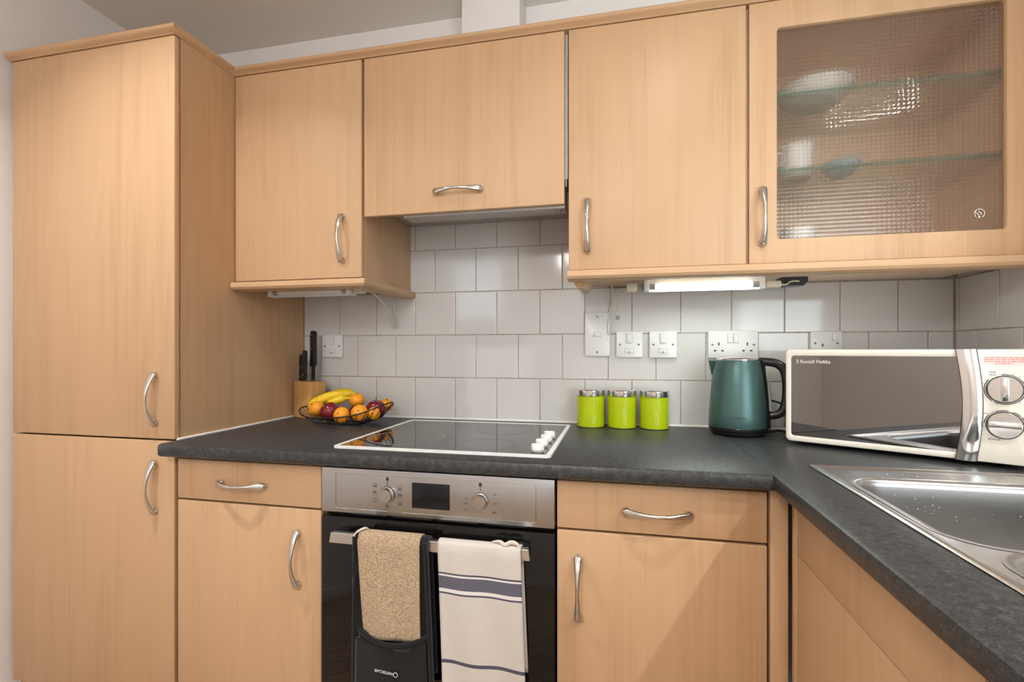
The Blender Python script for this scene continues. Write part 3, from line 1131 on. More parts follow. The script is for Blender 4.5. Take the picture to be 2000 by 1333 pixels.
# pressed outline on the panel
bm = bmesh.new()
pa = [(x - ocx, YO + 0.28 - 0.0002, z - 0.15) for x, z in rounded(0.498, 0.085, 0.003, 3, 0.5955, 0.8105)]
add_tube(bm, pa, 0.0004, 6, True)
finish(bm, 'pressed_outline', 'oven_steel', cpn, 60)
obox('display', 0.5475, 0.6415, YO - 0.0015, YO + 0.001, 0.7815, 0.8415, 'display_glass', cpn, 0.0005)
for kx in (0.484, 0.7155):
    kz = 0.8090
    kk = lathe('control_knob', [(0.0180, 0.0), (0.0180, -0.003), (0.0168, -0.0035), (0.0165, -0.013), (0.0155, -0.0145), (0.0, -0.0145)], 'knob_steel', ov, 36, q(kx, YO, kz), 'y')
    lathe('black_ring', [(0.0190, 0.0), (0.0190, -0.0012), (0.0178, -0.0012)], 'black_plastic', kk, 36, q(kx, YO, kz), 'y')  # thin black ring round the base of the knob
    obox('pointer_mark', kx - 0.0036, kx + 0.0036, YO - 0.0006, YO + 0.001, kz + 0.033, kz + 0.041, 'ink_dark', cpn, 0)
    obox('pointer_line', kx - 0.0008, kx + 0.0008, YO - 0.0005, YO + 0.001, kz + 0.0215, kz + 0.032, 'ink_dark', cpn, 0)
    n_marks = ((-0.032, 0.020), (-0.033, 0.002), (-0.033, -0.016), (0.0, -0.029), (0.032, 0.016), (0.033, -0.002), (0.033, -0.020)) if kx < 0.6 else \
        ((-0.034, 0.003), (-0.034, -0.008), (-0.036, -0.024), (0.033, 0.016), (0.035, -0.004), (0.033, -0.025))
    for i, (dx, dz) in enumerate(n_marks):
        if kx < 0.6:      # little cooking-mode squares
            bm = bmesh.new()
            s = 0.0042
            c0 = q(kx + dx, YO - 0.0003, kz + dz)
            add_tube(bm, [(c0[0] + a * s, c0[1], c0[2] + b * s) for a, b in ((-1, -1), (1, -1), (1, 1), (-1, 1))], 0.0005, 4, True)
            if i in (0, 1, 3, 4, 5, 6):
                add_box(bm, c0[0] - s * 0.6, c0[0] + s * 0.6, c0[1] - 0.0003, c0[1] + 0.0003, c0[2] + s * (0.1 if i % 2 else -0.6), c0[2] + s * (0.6 if i % 2 else 0.0))
            finish(bm, 'mode_symbol', 'ink_dark', cpn)
        else:             # temperature marks
            temp = ('50', 'MAX', '250', '100', '150', '200')[i]
            s_ = q(kx + dx, YO - 0.0004, kz + dz - 0.002)
            text('temperature_mark', temp, 0.0062, 'ink_dark', cpn, s_, (PI / 2, 0, 0), 0.0001, 'CENTER')
# oven door
dg = obox('door', OX0, OX1, YO, -0.548, 0.160, 0.7465, 'oven_glass', ov, 0.002)
for i in range(4):
    obox('vent_slot', OX0 + 0.07 + i * 0.115, OX0 + 0.17 + i * 0.115, YO + 0.010, YO + 0.016, 0.7495, 0.7545, 'black_plastic')
# slanted-end bar handle
hb = bmesh.new()
hz0, hz1 = 0.7020, 0.7265
bar = [(0.3585, hz0), (0.3630, hz1), (0.8365, hz1), (0.8395, hz0)]
fa = [hb.verts.new(q(x, -0.6190, z)) for x, z in bar]
ba = [hb.verts.new(q(x + (0.006 if x < 0.6 else -0.002), -0.6040, z)) for x, z in bar]
for i in range(4):
    hb.faces.new((fa[i], fa[(i + 1) % 4], ba[(i + 1) % 4], ba[i]))
hb.faces.new(fa)
hb.faces.new(ba)
bmesh.ops.recalc_face_normals(hb, faces=hb.faces[:])
bmesh.ops.bevel(hb, geom=hb.edges[:], offset=0.0012, segments=2, affect='EDGES')
hbar = finish(hb, 'door_handle', 'bar_steel', dg, 40)
for hx in (0.376, 0.820):
    obox('handle_bracket', hx - 0.014, hx + 0.014, -0.6045, YO - 0.0005, 0.706, 0.7235, 'black_plastic', dg, 0.002)

# ------------------------------------------------------------------ cloths over the oven handle
def cloth(name, mat, parent, xl, xr, zend, zback, front=-0.6245, nx=22, top=0.7295, amp=0.004, waves=2.2, phase=0.0, thick=0.003, zstart=None, back=True, tuck=None, bulge=0.0):
    """sheet hung over the bar; xl(z), xr(z) give the edges, coordinates relative to parent"""
    bm = bmesh.new()
    path = []
    if back:
        z = zback
        while z < top - 0.006:
            path.append((-0.5985, z, 0.3))
            z += 0.012
        for a in range(0, 181, 20):
            path.append((-0.6115 + 0.013 * math.cos(math.radians(a)), top - 0.006 + 0.008 * math.sin(math.radians(a)), 0.2 if a < 90 else 0.35))
        z = top - 0.016
    else:
        z = zstart
    while z > zend(0.5) - 0.001:
        path.append((front, z, min(1.0, 0.25 + (top - z) * 5)))
        z -= 0.009
    lay = bm.verts.layers.float.new('along')
    rows = []
    for (y, z, g) in path:
        row = []
        for i in range(nx + 1):
            u = i / nx
            x = xl(z) + (xr(z) - xl(z)) * u
            zz = z
            if y == front:
                zz = max(zend(u), z) if z < zend(u) + 0.02 else z
            yy = y - (g * amp * (0.5 + 0.5 * math.sin(waves * 2 * PI * u + phase + z * 6)) if y == front else 0)
            if bulge and y == front:
                yy -= bulge * math.sin(PI * u) ** 0.7
            v = bm.verts.new((x, yy, zz))
            v[lay] = z if y == front else (0.8 if y < -0.605 else 0.75)
            row.append(v)
        rows.append(row)
    for a, b in zip(rows, rows[1:]):
        for i in range(nx):
            bm.faces.new((a[i], a[i + 1], b[i + 1], b[i]))
    ox = parent.location if parent else Vector((0, 0, 0))
    for v in bm.verts:
        v.co -= ox
    o = finish(bm, name, mat, parent, 180)
    md = o.modifiers.new('thickness', 'SOLIDIFY')
    md.thickness = thick
    md.offset = 0
    return o


# tea towel
tw = thing('tea_towel', 'cream tea towel with navy stripes hanging on the oven handle', 'towel', (0.728, -0.6245, 0.36))
txl = lambda z: 0.6325 + (0.7295 - z) * 0.040
txr = lambda z: 0.8205 + (0.7295 - z) * 0.042
tcl = cloth('cloth', 'linen', tw, txl, txr, lambda u: 0.345, 0.45, front=-0.6255, nx=30, amp=0.007, waves=1.7, phase=0.8, thick=0.0022)
# second fold of the towel behind, seen at the right of the roll over the bar
tw2 = cloth('folded_layer', 'linen', tw, lambda z: txl(z) + 0.006, lambda z: txr(z) - 0.002, lambda u: 0.335, 0.45, front=-0.6225, nx=20, amp=0.003, waves=1.2, phase=2.0, thick=0.0015, back=False, zstart=0.715)
bm = bmesh.new()
add_tube(bm, smoothpath([(0.755, -0.612, 0.7345), (0.772, -0.616, 0.7380), (0.785, -0.619, 0.7330), (0.798, -0.617, 0.7385), (0.812, -0.618, 0.7360), (0.818, -0.622, 0.7250)], 6), lambda s: 0.005 * (0.35 + 0.65 * math.sin(PI * min(1, max(0.02, s)))), 8)
for v in bm.verts:
    v.co -= tw.location
finish(bm, 'ruck', 'cream_cotton', tw, 60)
# double oven glove
gv = thing('oven_glove', 'black double oven glove with beige terry panel on the oven handle', 'oven glove', (0.525, -0.6245, 0.33))
gxl = lambda z: 0.4275 - max(0, 0.62 - z) * 0.010
gxr = lambda z: 0.6085 + (0.7295 - z) * 0.046
cloth('backing', 'black_cotton', gv, gxl, gxr, lambda u: 0.33 + 0.03 * abs(2 * u - 1) ** 4, 0.42, front=-0.6235, nx=24, amp=0.003, waves=1.3, thick=0.006)
gpx = lambda z: 0.4400 + (0.7295 - z) * 0.075
gpr = lambda z: 0.5915 + (0.7295 - z) * 0.022
cloth('terry_panel', 'terry', gv, gpx, gpr, lambda u: 0.497 + 0.020 * abs(2 * u - 1) ** 2, 0.50, front=-0.6290, nx=30, top=0.7330, amp=0.007, waves=1.4, phase=2.4, thick=0.005)
pk = cloth('pocket', 'black_cotton', gv, lambda z: gxl(z) + 0.010, lambda z: gxr(z) - 0.012, lambda u: 0.335 + 0.03 * abs(2 * u - 1) ** 4, 0, front=-0.6300, nx=28, amp=0.004, waves=1.6, phase=1.0, thick=0.004, back=False, zstart=0.497, bulge=0.010)
# curved, slightly lifted pocket mouth
bm = bmesh.new()
mouth = []
for i in range(25):
    u = i / 24
    mouth.append((0.4440 + (0.6075 - 0.4440) * u, -0.6330 - 0.012 * math.sin(PI * u) ** 0.7, 0.497 + 0.022 * (2 * u - 1) ** 2))
add_tube(bm, mouth, 0.0042, 8)
for v in bm.verts:
    v.co -= gv.location
finish(bm, 'pocket_mouth', 'black_cotton', pk, 60)
bm = bmesh.new()
for i in range(24):
    a, b = mouth[i], mouth[i + 1]
    q4 = [bm.verts.new(p) for p in (a, b, (b[0], b[1] + 0.002, 0.484), (a[0], a[1] + 0.002, 0.484))]
    bm.faces.new(q4)
bmesh.ops.remove_doubles(bm, verts=bm.verts[:], dist=1e-5)
for v in bm.verts:
    v.co -= gv.location
o = finish(bm, 'pocket_band', 'black_cotton', pk, 180)
o.modifiers.new('thickness', 'SOLIDIFY').thickness = 0.002
for xf in (gxl, gxr):
    bm = bmesh.new()
    pth = [(xf(z) + (0.004 if xf is gxl else -0.004), -0.6290, z) for z in [0.726 - 0.02 * i for i in range(20)]]
    add_tube(bm, pth, 0.0048, 8)
    for v in bm.verts:
        v.co -= gv.location
    finish(bm, 'edge_binding', 'black_cotton', gv, 60)
bm = bmesh.new()
add_tube(bm, smoothpath([(0.428, -0.628, 0.712), (0.430, -0.626, 0.728), (0.440, -0.622, 0.738), (0.450, -0.612, 0.741), (0.452, -0.602, 0.733)], 6), (0.0045, 0.0022), 8)
for v in bm.verts:
    v.co -= gv.location
tag(finish(bm, 'hanging_loop', 'cream_cotton', gv, 60), 'cream hanging loop')
lt = text('lettering', 'MASTERCLASS', 0.0088, 'ink_white', pk, (0.5370 - 0.525, -0.6475 + 0.6245, 0.4385 - 0.33), (PI / 2, PI + 0.06, 0), 0.0002, 'LEFT', 0.80)
tag(lt, 'small white upside-down brand lettering')
bm = bmesh.new()
gc = Vector((0.5425, -0.6474, 0.4345)) - gv.location
add_lathe(bm, [(0.0055, -0.0003), (0.0055, 0.0003), (0.0042, 0.0003), (0.0042, -0.0003)], 16, gc, 'y')
add_lathe(bm, [(0.0025, -0.0003), (0.0025, 0.0003)], 10, gc, 'y')
finish(bm, 'round_logo', 'ink_white', pk)

# ------------------------------------------------------------------ sink (formed from one pressing: height field split into parts)
def sd_round(x, y, cx, cy, hx, hy, r):
    dx, dy = abs(x - cx) - hx + r, abs(y - cy) - hy + r
    return math.hypot(max(dx, 0), max(dy, 0)) + min(max(dx, dy), 0) - r


def sstep(a, b, v):
    t_ = min(1, max(0, (v - a) / (b - a)))
    return t_ * t_ * (3 - 2 * t_)


def sink_z(x, y):
    edge = min(x - XS0, XS1 - x, YS0 - y, y - YS1)
    z = 0.0035 * sstep(0.0, 0.004, edge) - 0.0045 * sstep(0.006, 0.016, edge) + 0.0005
    part = 'deck'
    d1 = sd_round(x, y, 1.652, -0.762, 0.197, 0.163, 0.055)
    d2 = sd_round(x, y, 1.652, -1.040, 0.185, 0.083, 0.050)
    d3 = sd_round(x, y, 1.665, -1.320, 0.205, 0.130, 0.020)
    if min(d1, d2) < 0.012:
        return z, None
    if d3 < 0:
        part = 'drainer'
        z -= 0.004 * sstep(0, 0.02, -d3) + 0.0015 * math.sin(x * 2 * PI / 0.034) * sstep(0.01, 0.03, -d3)
    return z, part


sk = thing('sink', 'stainless steel inset sink with large and small bowl', 'sink', (1.66, -1.0, WT))
nx_, ny_ = 165, 328
zs = [[sink_z(XS0 + (XS1 - XS0) * i / nx_, YS0 + (YS1 - YS0) * j / ny_) for i in range(nx_ + 1)] for j in range(ny_ + 1)]
from collections import defaultdict
pv, pf = defaultdict(dict), defaultdict(list)
pvl = defaultdict(list)
for j in range(ny_):
    for i in range(nx_):
        nm = zs[j][i][1]
        if nm is None:
            continue
        ids = []
        for (a, b) in ((i, j), (i, j + 1), (i + 1, j + 1), (i + 1, j)):
            if (a, b) not in pv[nm]:
                pv[nm][(a, b)] = len(pvl[nm])
                pvl[nm].append((XS0 + (XS1 - XS0) * a / nx_ - 1.66, YS0 + (YS1 - YS0) * b / ny_ + 1.0, zs[b][a][0] + 0.001))
            ids.append(pv[nm][(a, b)])
        pf[nm].append(ids)
for nm in pvl:
    me = bpy.data.meshes.new(nm)
    me.from_pydata(pvl[nm], [], pf[nm])
    for p_ in me.polygons:
        p_.use_smooth = True
    link(nm, me, 'sink_steel', sk)
for (wx, wy, wz, wr_) in ((1.66, -0.76, -0.156, 0.040), (1.66, -1.04, -0.091, 0.032)):
    lathe('waste_fitting', [(0.0, 0.003), (wr_ * 0.5, 0.002), (wr_ * 0.6, 0.006), (wr_, 0.006), (wr_ * 1.05, 0.0)], 'chrome', sk, 28, (wx - 1.66, wy + 1.0, wz))


def bowl_loft(name, cx, cy, hx, hy, r, depth):
    bm = bmesh.new()
    rings = []
    for o, z in ((0.018, 0.0011), (0.009, 0.0010), (0.006, -0.0004), (0.003, -0.0030), (0.001, -0.0070), (0.0, -0.0130), (-0.0015, -depth * 0.4), (-0.003, -depth + 0.034),
                 (-0.0055, -depth + 0.022), (-0.011, -depth + 0.011), (-0.020, -depth + 0.004), (-0.032, -depth), (-0.042, -depth - 0.0004)):
        rings.append([bm.verts.new((x - 1.66, y + 1.0, z)) for x, y in rounded(2 * (hx + o), 2 * (hy + o), r + o, 10, cx, cy)])
    n = len(rings[0])
    for a, b in zip(rings, rings[1:]):
        for i in range(n):
            bm.faces.new((a[i], a[(i + 1) % n], b[(i + 1) % n], b[i]))
    bm.faces.new(rings[-1])
    o_ = finish(bm, name, 'sink_steel', sk, 180)
    return o_


bowl_loft('main_bowl', 1.652, -0.762, 0.197, 0.163, 0.055, 0.155)
bowl_loft('small_bowl', 1.652, -1.040, 0.185, 0.083, 0.050, 0.090)
random.seed(3)
bm = bmesh.new()
for i in range(90):
    x = random.uniform(1.49, 1.82)
    if i < 25:
        y, z = random.uniform(-0.52, -0.575), 0.001
    else:
        y, z = -0.6000, -random.uniform(0.02, 0.12)
    r = random.uniform(0.0005, 0.0012)
    t_ = bmesh.ops.create_icosphere(bm, subdivisions=1, radius=r)
    bmesh.ops.translate(bm, verts=t_['verts'], vec=(x - 1.66, y + 1.0, z))
wd = finish(bm, 'water_drops', 'chrome', sk, 180)
wd['kind'] = 'stuff'

# ------------------------------------------------------------------ under-cabinet strip lights
def strip_light(name, label, loc, L, lit):
    t = thing(name, label, 'strip light', loc)
    box('housing', -L / 2, L / 2, -0.004, 0.030, -0.014, 0.0, 'white_plastic', t, 0.002)
    lo = boxes('lower_lip', [(-L / 2, L / 2, 0.018, 0.030, -0.034, -0.014)], 'white_plastic', t)
    for s in (-1, 1):
        box('end_cap', s * L / 2 - 0.008, s * L / 2 + 0.008, -0.010, 0.031, -0.036, 0.001, 'white_plastic', t, 0.003)
        lathe('tube_pin_cap', [(0.0085, -0.008), (0.0085, 0.008)], 'grey_plastic', t, 16, (s * (L / 2 - 0.017), 0.002, -0.021), 'x')
    lathe('tube', [(0.0078, -L / 2 + 0.024), (0.0078, L / 2 - 0.024)], 'tube_lit' if lit else 'tube_off', t, 20, (0, 0.002, -0.021), 'x')
    return t


sl = strip_light('strip_light', 'lit white fluorescent strip light under the cabinet above the kettle', (1.266, -0.135, 1.366), 0.318, True)
pg = box('plug', -0.218, -0.185, 0.002, 0.026, -0.034, -0.008, 'cable_cream', sl, 0.004)
box('plug_neck', -0.185, -0.166, 0.008, 0.022, -0.026, -0.012, 'grey_plastic', pg, 0.001)
box('plug', 0.170, 0.212, 0.002, 0.024, -0.032, -0.012, 'cable_cream', sl, 0.005)
tube('cable', smoothpath([(-0.216, 0.014, -0.026), (-0.232, 0.06, -0.040), (-0.248, 0.10, -0.085), (-0.262, 0.118, -0.145), (-0.272, 0.122, -0.157), (-0.276, 0.124, -0.130), (-0.268, 0.124, -0.080), (-0.258, 0.122, -0.030), (-0.262, 0.115, 0.0)], 8), 0.0024, 'cable_cream', sl)
tube('cable', smoothpath([(0.210, 0.012, -0.024), (0.228, 0.016, -0.022), (0.240, 0.024, -0.014), (0.262, 0.030, -0.012), (0.275, 0.040, -0.018)], 8), 0.0024, 'cable_cream', sl)
jb = thing('junction_box', 'black transformer box under the glazed cabinet beside the lit strip light', 'box', (1.522, -0.085, 1.341))
bm = bmesh.new()
pts = [(-0.038, 0.025), (0.032, 0.025), (0.032, 0.012), (0.022, 0.0), (-0.024, 0.0), (-0.038, 0.012)]
A = [bm.verts.new((x, -0.02, z)) for x, z in pts]
B = [bm.verts.new((x, 0.025, z)) for x, z in pts]
for i in range(6):
    bm.faces.new((A[i], A[(i + 1) % 6], B[(i + 1) % 6], B[i]))
bm.faces.new(A)
bm.faces.new(B)
finish(bm, 'case', 'black_plastic', jb, 30)
box('lid', -0.036, 0.030, -0.022, 0.024, 0.0245, 0.0255, 'black_plastic', jb, 0)

s2 = strip_light('strip_light', 'unlit white strip light under the wall cabinet beside the tall cabinet', (0.046, -0.245, 1.366), 0.285, False)
box('plug', 0.152, 0.188, 0.004, 0.026, -0.030, -0.008, 'cable_cream', s2, 0.004)
tube('cable', smoothpath([(0.186, 0.015, -0.020), (0.196, 0.05, -0.024), (0.205, 0.11, -0.055), (0.200, 0.17, -0.095), (0.189, 0.216, -0.128), (0.194, 0.226, -0.120), (0.180, 0.234, -0.065), (0.180, 0.232, -0.020), (0.180, 0.225, 0.0)], 8), 0.0026, 'cable_cream', s2)

# small grey label stuck on the tiles
tagp = box('cable_tag', 1.0125, 1.0285, -0.0032, -0.0008, 1.2565, 1.2695, 'grey_plastic', None, 0.0005)
tag(tagp, 'small grey plastic tag on the tiles beside the strip light cable', 'tag')

# ------------------------------------------------------------------ switches and sockets
def screw(parent, x, z, y=-0.0092, r=0.0032):
    s = lathe('screw', [(r, 0.0), (r, -0.0008), (r * 0.6, -0.0014), (0.0, -0.0014)], 'brass_screw', parent, 12, (x, y, z), 'y')
    return s


def faceplate(name, label, x0, x1, z0, z1, cat, group=None):
    t = thing(name, label, cat, ((x0 + x1) / 2, -0.0015, (z0 + z1) / 2), 0, group)
    w, hh = x1 - x0, z1 - z0
    plate('plate', rounded(w, hh, 0.004, 5), -0.0092, 0.0, 'white_plastic', t, 0.0016)
    return t


def fused_spur(label, x0, x1, z0, z1):
    t = faceplate('fused_switch', label, x0, x1, z0, z1, 'switch')
    screw(t, -0.030, 0.0)
    screw(t, 0.030, 0.0)
    plate('rocker_surround', rounded(0.0195, 0.0315, 0.001, 3, 0, 0.020), -0.0097, -0.009, 'grey_plastic', t)
    plate('rocker', rounded(0.0180, 0.030, 0.001, 3, 0, 0.020), -0.0125, -0.009, 'white_plastic', t, 0.0006)
    plate('fuse_surround', rounded(0.0285, 0.0155, 0.001, 3, 0, -0.0205), -0.0096, -0.009, 'grey_plastic', t)
    f = plate('fuse_cover', rounded(0.0270, 0.0140, 0.001, 3, 0, -0.0205), -0.0112, -0.009, 'white_plastic', t, 0.0006)
    screw(f, 0.0, -0.0245, -0.0110, 0.0024)


fused_spur('white fused switch on the tiles beside the knife block', -0.066, 0.0185, 1.129, 1.213)
fused_spur('white fused switch on the tiles nearest the tall cooker switch', 1.0175, 1.1010, 1.132, 1.2165)
fused_spur('white fused switch on the tiles nearest the double socket', 1.1225, 1.2075, 1.131, 1.2165)
ck = faceplate('cooker_switch', 'tall white cooker switch plate behind the hanging cable', 0.9155, 0.9965, 1.1355, 1.2805, 'switch')
screw(ck, 0.0, 0.059)
screw(ck, 0.0, -0.059)
plate('rocker_surround', rounded(0.0255, 0.0165, 0.001, 3, 0, 0), -0.0097, -0.009, 'grey_plastic', ck)
plate('rocker', rounded(0.0240, 0.0150, 0.001, 3, 0, 0), -0.0125, -0.009, 'white_plastic', ck, 0.0006)


def pin_holes(parent, cx):
    for dx, dz, w, hh in ((0, 0.002, 0.0045, 0.0095), (-0.0110, -0.0190, 0.0072, 0.0050), (0.0110, -0.0190, 0.0072, 0.0050)):
        plate('pin_hole', rounded(w, hh, 0.0004, 2, cx + dx, dz), -0.0094, -0.0085, 'black_plastic', parent)


ds = faceplate('double_socket', 'white double wall socket above the kettle', 1.3015, 1.4475, 1.130, 1.2160, 'socket')
screw(ds, -0.0605, 0.0)
screw(ds, 0.0605, 0.0)
pin_holes(ds, -0.0415)
pin_holes(ds, 0.0415)
for cx_ in (-0.0085, 0.0085):
    plate('rocker_surround', rounded(0.0150, 0.0295, 0.0008, 3, cx_, 0.0200), -0.0097, -0.009, 'grey_plastic', ds)
    plate('rocker', rounded(0.0138, 0.028, 0.0008, 3, cx_, 0.0200), -0.0125, -0.009, 'white_plastic', ds, 0.0006)
ss = faceplate('single_socket', 'white single wall socket half hidden behind the microwave', 1.5930, 1.6790, 1.126, 1.2115, 'socket')
screw(ss, -0.030, 0.008)
screw(ss, 0.030, 0.008)
pin_holes(ss, -0.010)
plate('rocker_surround', rounded(0.0130, 0.0225, 0.0008, 3, 0.022, 0.0260), -0.0097, -0.009, 'grey_plastic', ss)
plate('rocker', rounded(0.0118, 0.021, 0.0008, 3, 0.022, 0.0260), -0.0125, -0.009, 'white_plastic', ss, 0.0006)

# ------------------------------------------------------------------ canisters
for cx_, word, lab in ((0.9365, 'TEA', 'lime green canister with steel lid nearest the hob'), (1.0350, 'COFFEE', 'lime green canister with steel lid, middle one of the three'), (1.1345, 'SUGAR', 'lime green canister with steel lid nearest the kettle')):
    c = thing('canister', lab, 'canister', (cx_, -0.0555, 0.9105), random.uniform(-0.1, 0.1), 'three lime green canisters')
    R = 0.0440
    lathe('body', [(0.0, 0.0), (R - 0.001, 0.0), (R, 0.003), (R, 0.0945), (R - 0.0012, 0.0955), (R, 0.0965), (R, 0.0985), (R - 0.003, 0.0995), (0.0, 0.0995)], 'lime_enamel', c, 48, sharp=30)
    lathe('foot_ring', [(R - 0.004, -0.0003), (R + 0.0005, -0.0003), (R + 0.0005, 0.0022), (R - 0.004, 0.0022)], 'black_plastic', c, 48)
    lathe('lid', [(0.0, 0.0998), (R + 0.0006, 0.0998), (R + 0.0008, 0.1010), (R + 0.0008, 0.1175), (R - 0.002, 0.1198), (0.0, 0.1200)], 'chrome', c, 48, sharp=30)
    # lettering printed up the side, wrapped on the curve
    cu = text('lettering', word, 0.0155, 'lime_print', c, (0, 0, 0), (0, 0, 0), 0.0)
    for v in cu.data.vertices:
        along, up_ = v.co.x, v.co.y
        ang = -PI / 2 + {'TEA': 0.22, 'COFFEE': 0.16, 'SUGAR': 0.08}[word] + (-(up_ - 0.006)) / R
        v.co = ((R + 0.0004) * math.cos(ang), (R + 0.0004) * math.sin(ang), 0.012 + along)

# ------------------------------------------------------------------ kettle
kt = thing('kettle', 'green metal kettle with black handle between canisters and microwave', 'kettle', (1.3665, -0.1080, 0.9105), -0.22)
lathe('power_base', [(0.0, 0.0), (0.066, 0.0), (0.0735, 0.005), (0.0765, 0.013), (0.0735, 0.0145), (0.0, 0.0145)], 'black_plastic', kt, 48, sharp=35)
lathe('lower_ring', [(0.070, 0.0148), (0.0785, 0.0150), (0.0800, 0.0225), (0.0790, 0.0240), (0.0, 0.0240)], 'black_plastic', kt, 48, sharp=35)
body = lathe('body', [(0.0, 0.0242), (0.0788, 0.0242), (0.0795, 0.0260), (0.0782, 0.060), (0.0755, 0.100), (0.0712, 0.150), (0.0660, 0.190), (0.0612, 0.211), (0.0595, 0.2150), (0.0570, 0.2160), (0.0, 0.2160)], 'kettle_green', kt, 64, sharp=35)
lathe('lid', [(0.0575, 0.2162), (0.0575, 0.2185), (0.052, 0.2225), (0.030, 0.2245), (0.0, 0.2250)], 'chrome', kt, 48, sharp=35)
# spout lip
bm = bmesh.new()
prof = []
for z, ro, hw in ((0.214, 0.080, 0.020), (0.200, 0.0775, 0.0165), (0.185, 0.0740, 0.011), (0.170, 0.0705, 0.004)):
    rin = 0.0575 + (0.216 - z) * 0.26
    prof.append([bm.verts.new((-math.sqrt(max(0, rin ** 2 - hw ** 2)) + 0.004, -hw, z)), bm.verts.new((-ro + 0.003, -hw * 0.45, z)), bm.verts.new((-ro, 0, z)), bm.verts.new((-ro + 0.003, hw * 0.45, z)), bm.verts.new((-math.sqrt(max(0, rin ** 2 - hw ** 2)) + 0.004, hw, z))])
for a, b in zip(prof, prof[1:]):
    for i in range(4):
        bm.faces.new((a[i], a[i + 1], b[i + 1], b[i]))
    bm.faces.new((a[4], a[0], b[0], b[4]))
bm.faces.new(prof[0])
bm.faces.new(prof[-1])
finish(bm, 'spout', 'kettle_green', body, 50)
# handle strip on the body and D-shaped handle
bm = bmesh.new()
add_tube(bm, [(0.0595, 0, 0.217), (0.0660, 0, 0.200), (0.0725, 0, 0.150), (0.0765, 0, 0.100), (0.0790, 0, 0.050), (0.0800, 0, 0.022)], (0.0165, 0.006), 12, up=(1, 0, 0))
finish(bm, 'handle_mount', 'black_plastic', kt, 60)
bm = bmesh.new()
add_tube(bm, smoothpath([(0.055, 0, 0.2130), (0.078, 0, 0.2110), (0.102, 0, 0.2060), (0.119, 0, 0.190), (0.1265, 0, 0.160), (0.1270, 0, 0.120), (0.1215, 0, 0.085), (0.108, 0, 0.064), (0.080, 0, 0.056)], 8), lambda s: (0.0110 + 0.002 * math.sin(PI * s), 0.0085), 14, up=(0, 1, 0))
hd = finish(bm, 'handle', 'black_plastic', kt, 60)
box('switch', 0.092, 0.108, -0.007, 0.007, 0.2120, 0.2175, 'black_plastic', hd, 0.002)
tube('water_gauge', [(0.0735, -0.0065, 0.178), (0.0785, -0.0065, 0.140), (0.0820, -0.0065, 0.100), (0.0835, -0.0065, 0.072)], (0.0055, 0.0045), 'gauge_clear', kt, 10, up=(0, 1, 0))
tube('cable', smoothpath([(0.078, 0.012, 0.008), (0.112, 0.028, 0.012), (0.150, 0.036, 0.004), (0.155, 0.045, 0.045), (0.120, 0.052, 0.085), (0.085, 0.066, 0.097), (0.050, 0.080, 0.110)], 8), 0.0032, 'black_plastic', kt)
kl = text('lettering', 'KENWOOD', 0.0070, 'ink_dark', body, (0, 0, 0), (0, 0, 0), 0.0)
for v in kl.data.vertices:
    ang = -PI / 2 + 0.22 - 0.42 + v.co.x / 0.0785
    v.co = (0.0793 * math.cos(ang), 0.0793 * math.sin(ang), 0.052 + v.co.y)

# ------------------------------------------------------------------ microwave
MA = -math.atan2(0.4966, 0.868)
mw = thing('microwave', 'cream microwave with mirrored door and two chrome dials in the corner', 'microwave', (1.4529, -0.2474, 0.9105), MA)
MB_, MT = 0.0095, 0.2465
box('casing', 0.002, 0.438, 0.022, 0.268, MB_ + 0.001, MT - 0.001, 'cream_enamel', mw, 0.006, 3)
for fx in (0.03, 0.41):
    for fy in (0.05, 0.24):
        lathe('foot', [(0.010, 0.0), (0.011, 0.010)], 'black_rubber', mw, 16, (fx, fy, 0))
mh = (MT + MB_) / 2
dr_o = rounded(0.352, MT - MB_, 0.012, 6, 0.176, mh)
dr_h = rounded(0.324, 0.205, 0.007, 6, 0.0130 + 0.162, mh - 0.001)
door = plate('door', dr_o, -0.004, 0.021, 'cream_enamel', mw, 0.004, dr_h)
plate('mirror_pane', rounded(0.326, 0.207, 0.007, 6, 0.0130 + 0.162, mh - 0.001), -0.001, 0.010, 'mirror_glass', door)
plate('control_panel', [(x, z) for x, z in rounded(0.092, MT - MB_, 0.010, 6, 0.394, mh)], -0.005, 0.021, 'cream_enamel', mw, 0.003)


def curved_strip(name, dl, dr, y, mat, parent, z0, z1, bow=0.0):
    bm = bmesh.new()
    n, m = 20, 6
    g = []
    for i in range(n + 1):
        v = i / n
        z = z0 + (z1 - z0) * v
        s = math.sin(PI * v)
        row = []
        for k in range(m + 1):
            u = k / m
            xl_, xr_ = 0.3280 + 0.0112 * s + dl, 0.3600 + 0.0100 * s + dr
            row.append(bm.verts.new((xl_ + (xr_ - xl_) * u, y - bow * (math.sin(PI * u) ** 0.8 * 0.45 + s * 0.55), z)))
        g.append(row)
    for i in range(n):
        for k in range(m):
            bm.faces.new((g[i][k], g[i][k + 1], g[i + 1][k + 1], g[i + 1][k]))
    # skirt back to the door
    ring = [g[0][k] for k in range(m + 1)] + [g[i][m] for i in range(1, n + 1)] + [g[n][k] for k in range(m - 1, -1, -1)] + [g[i][0] for i in range(n - 1, 0, -1)]
    bk = [bm.verts.new((v.co.x, 0.0, v.co.z)) for v in ring]
    for i in range(len(ring)):
        j = (i + 1) % len(ring)
        bm.faces.new((ring[i], ring[j], bk[j], bk[i]))
    return finish(bm, name, mat, parent, 50)


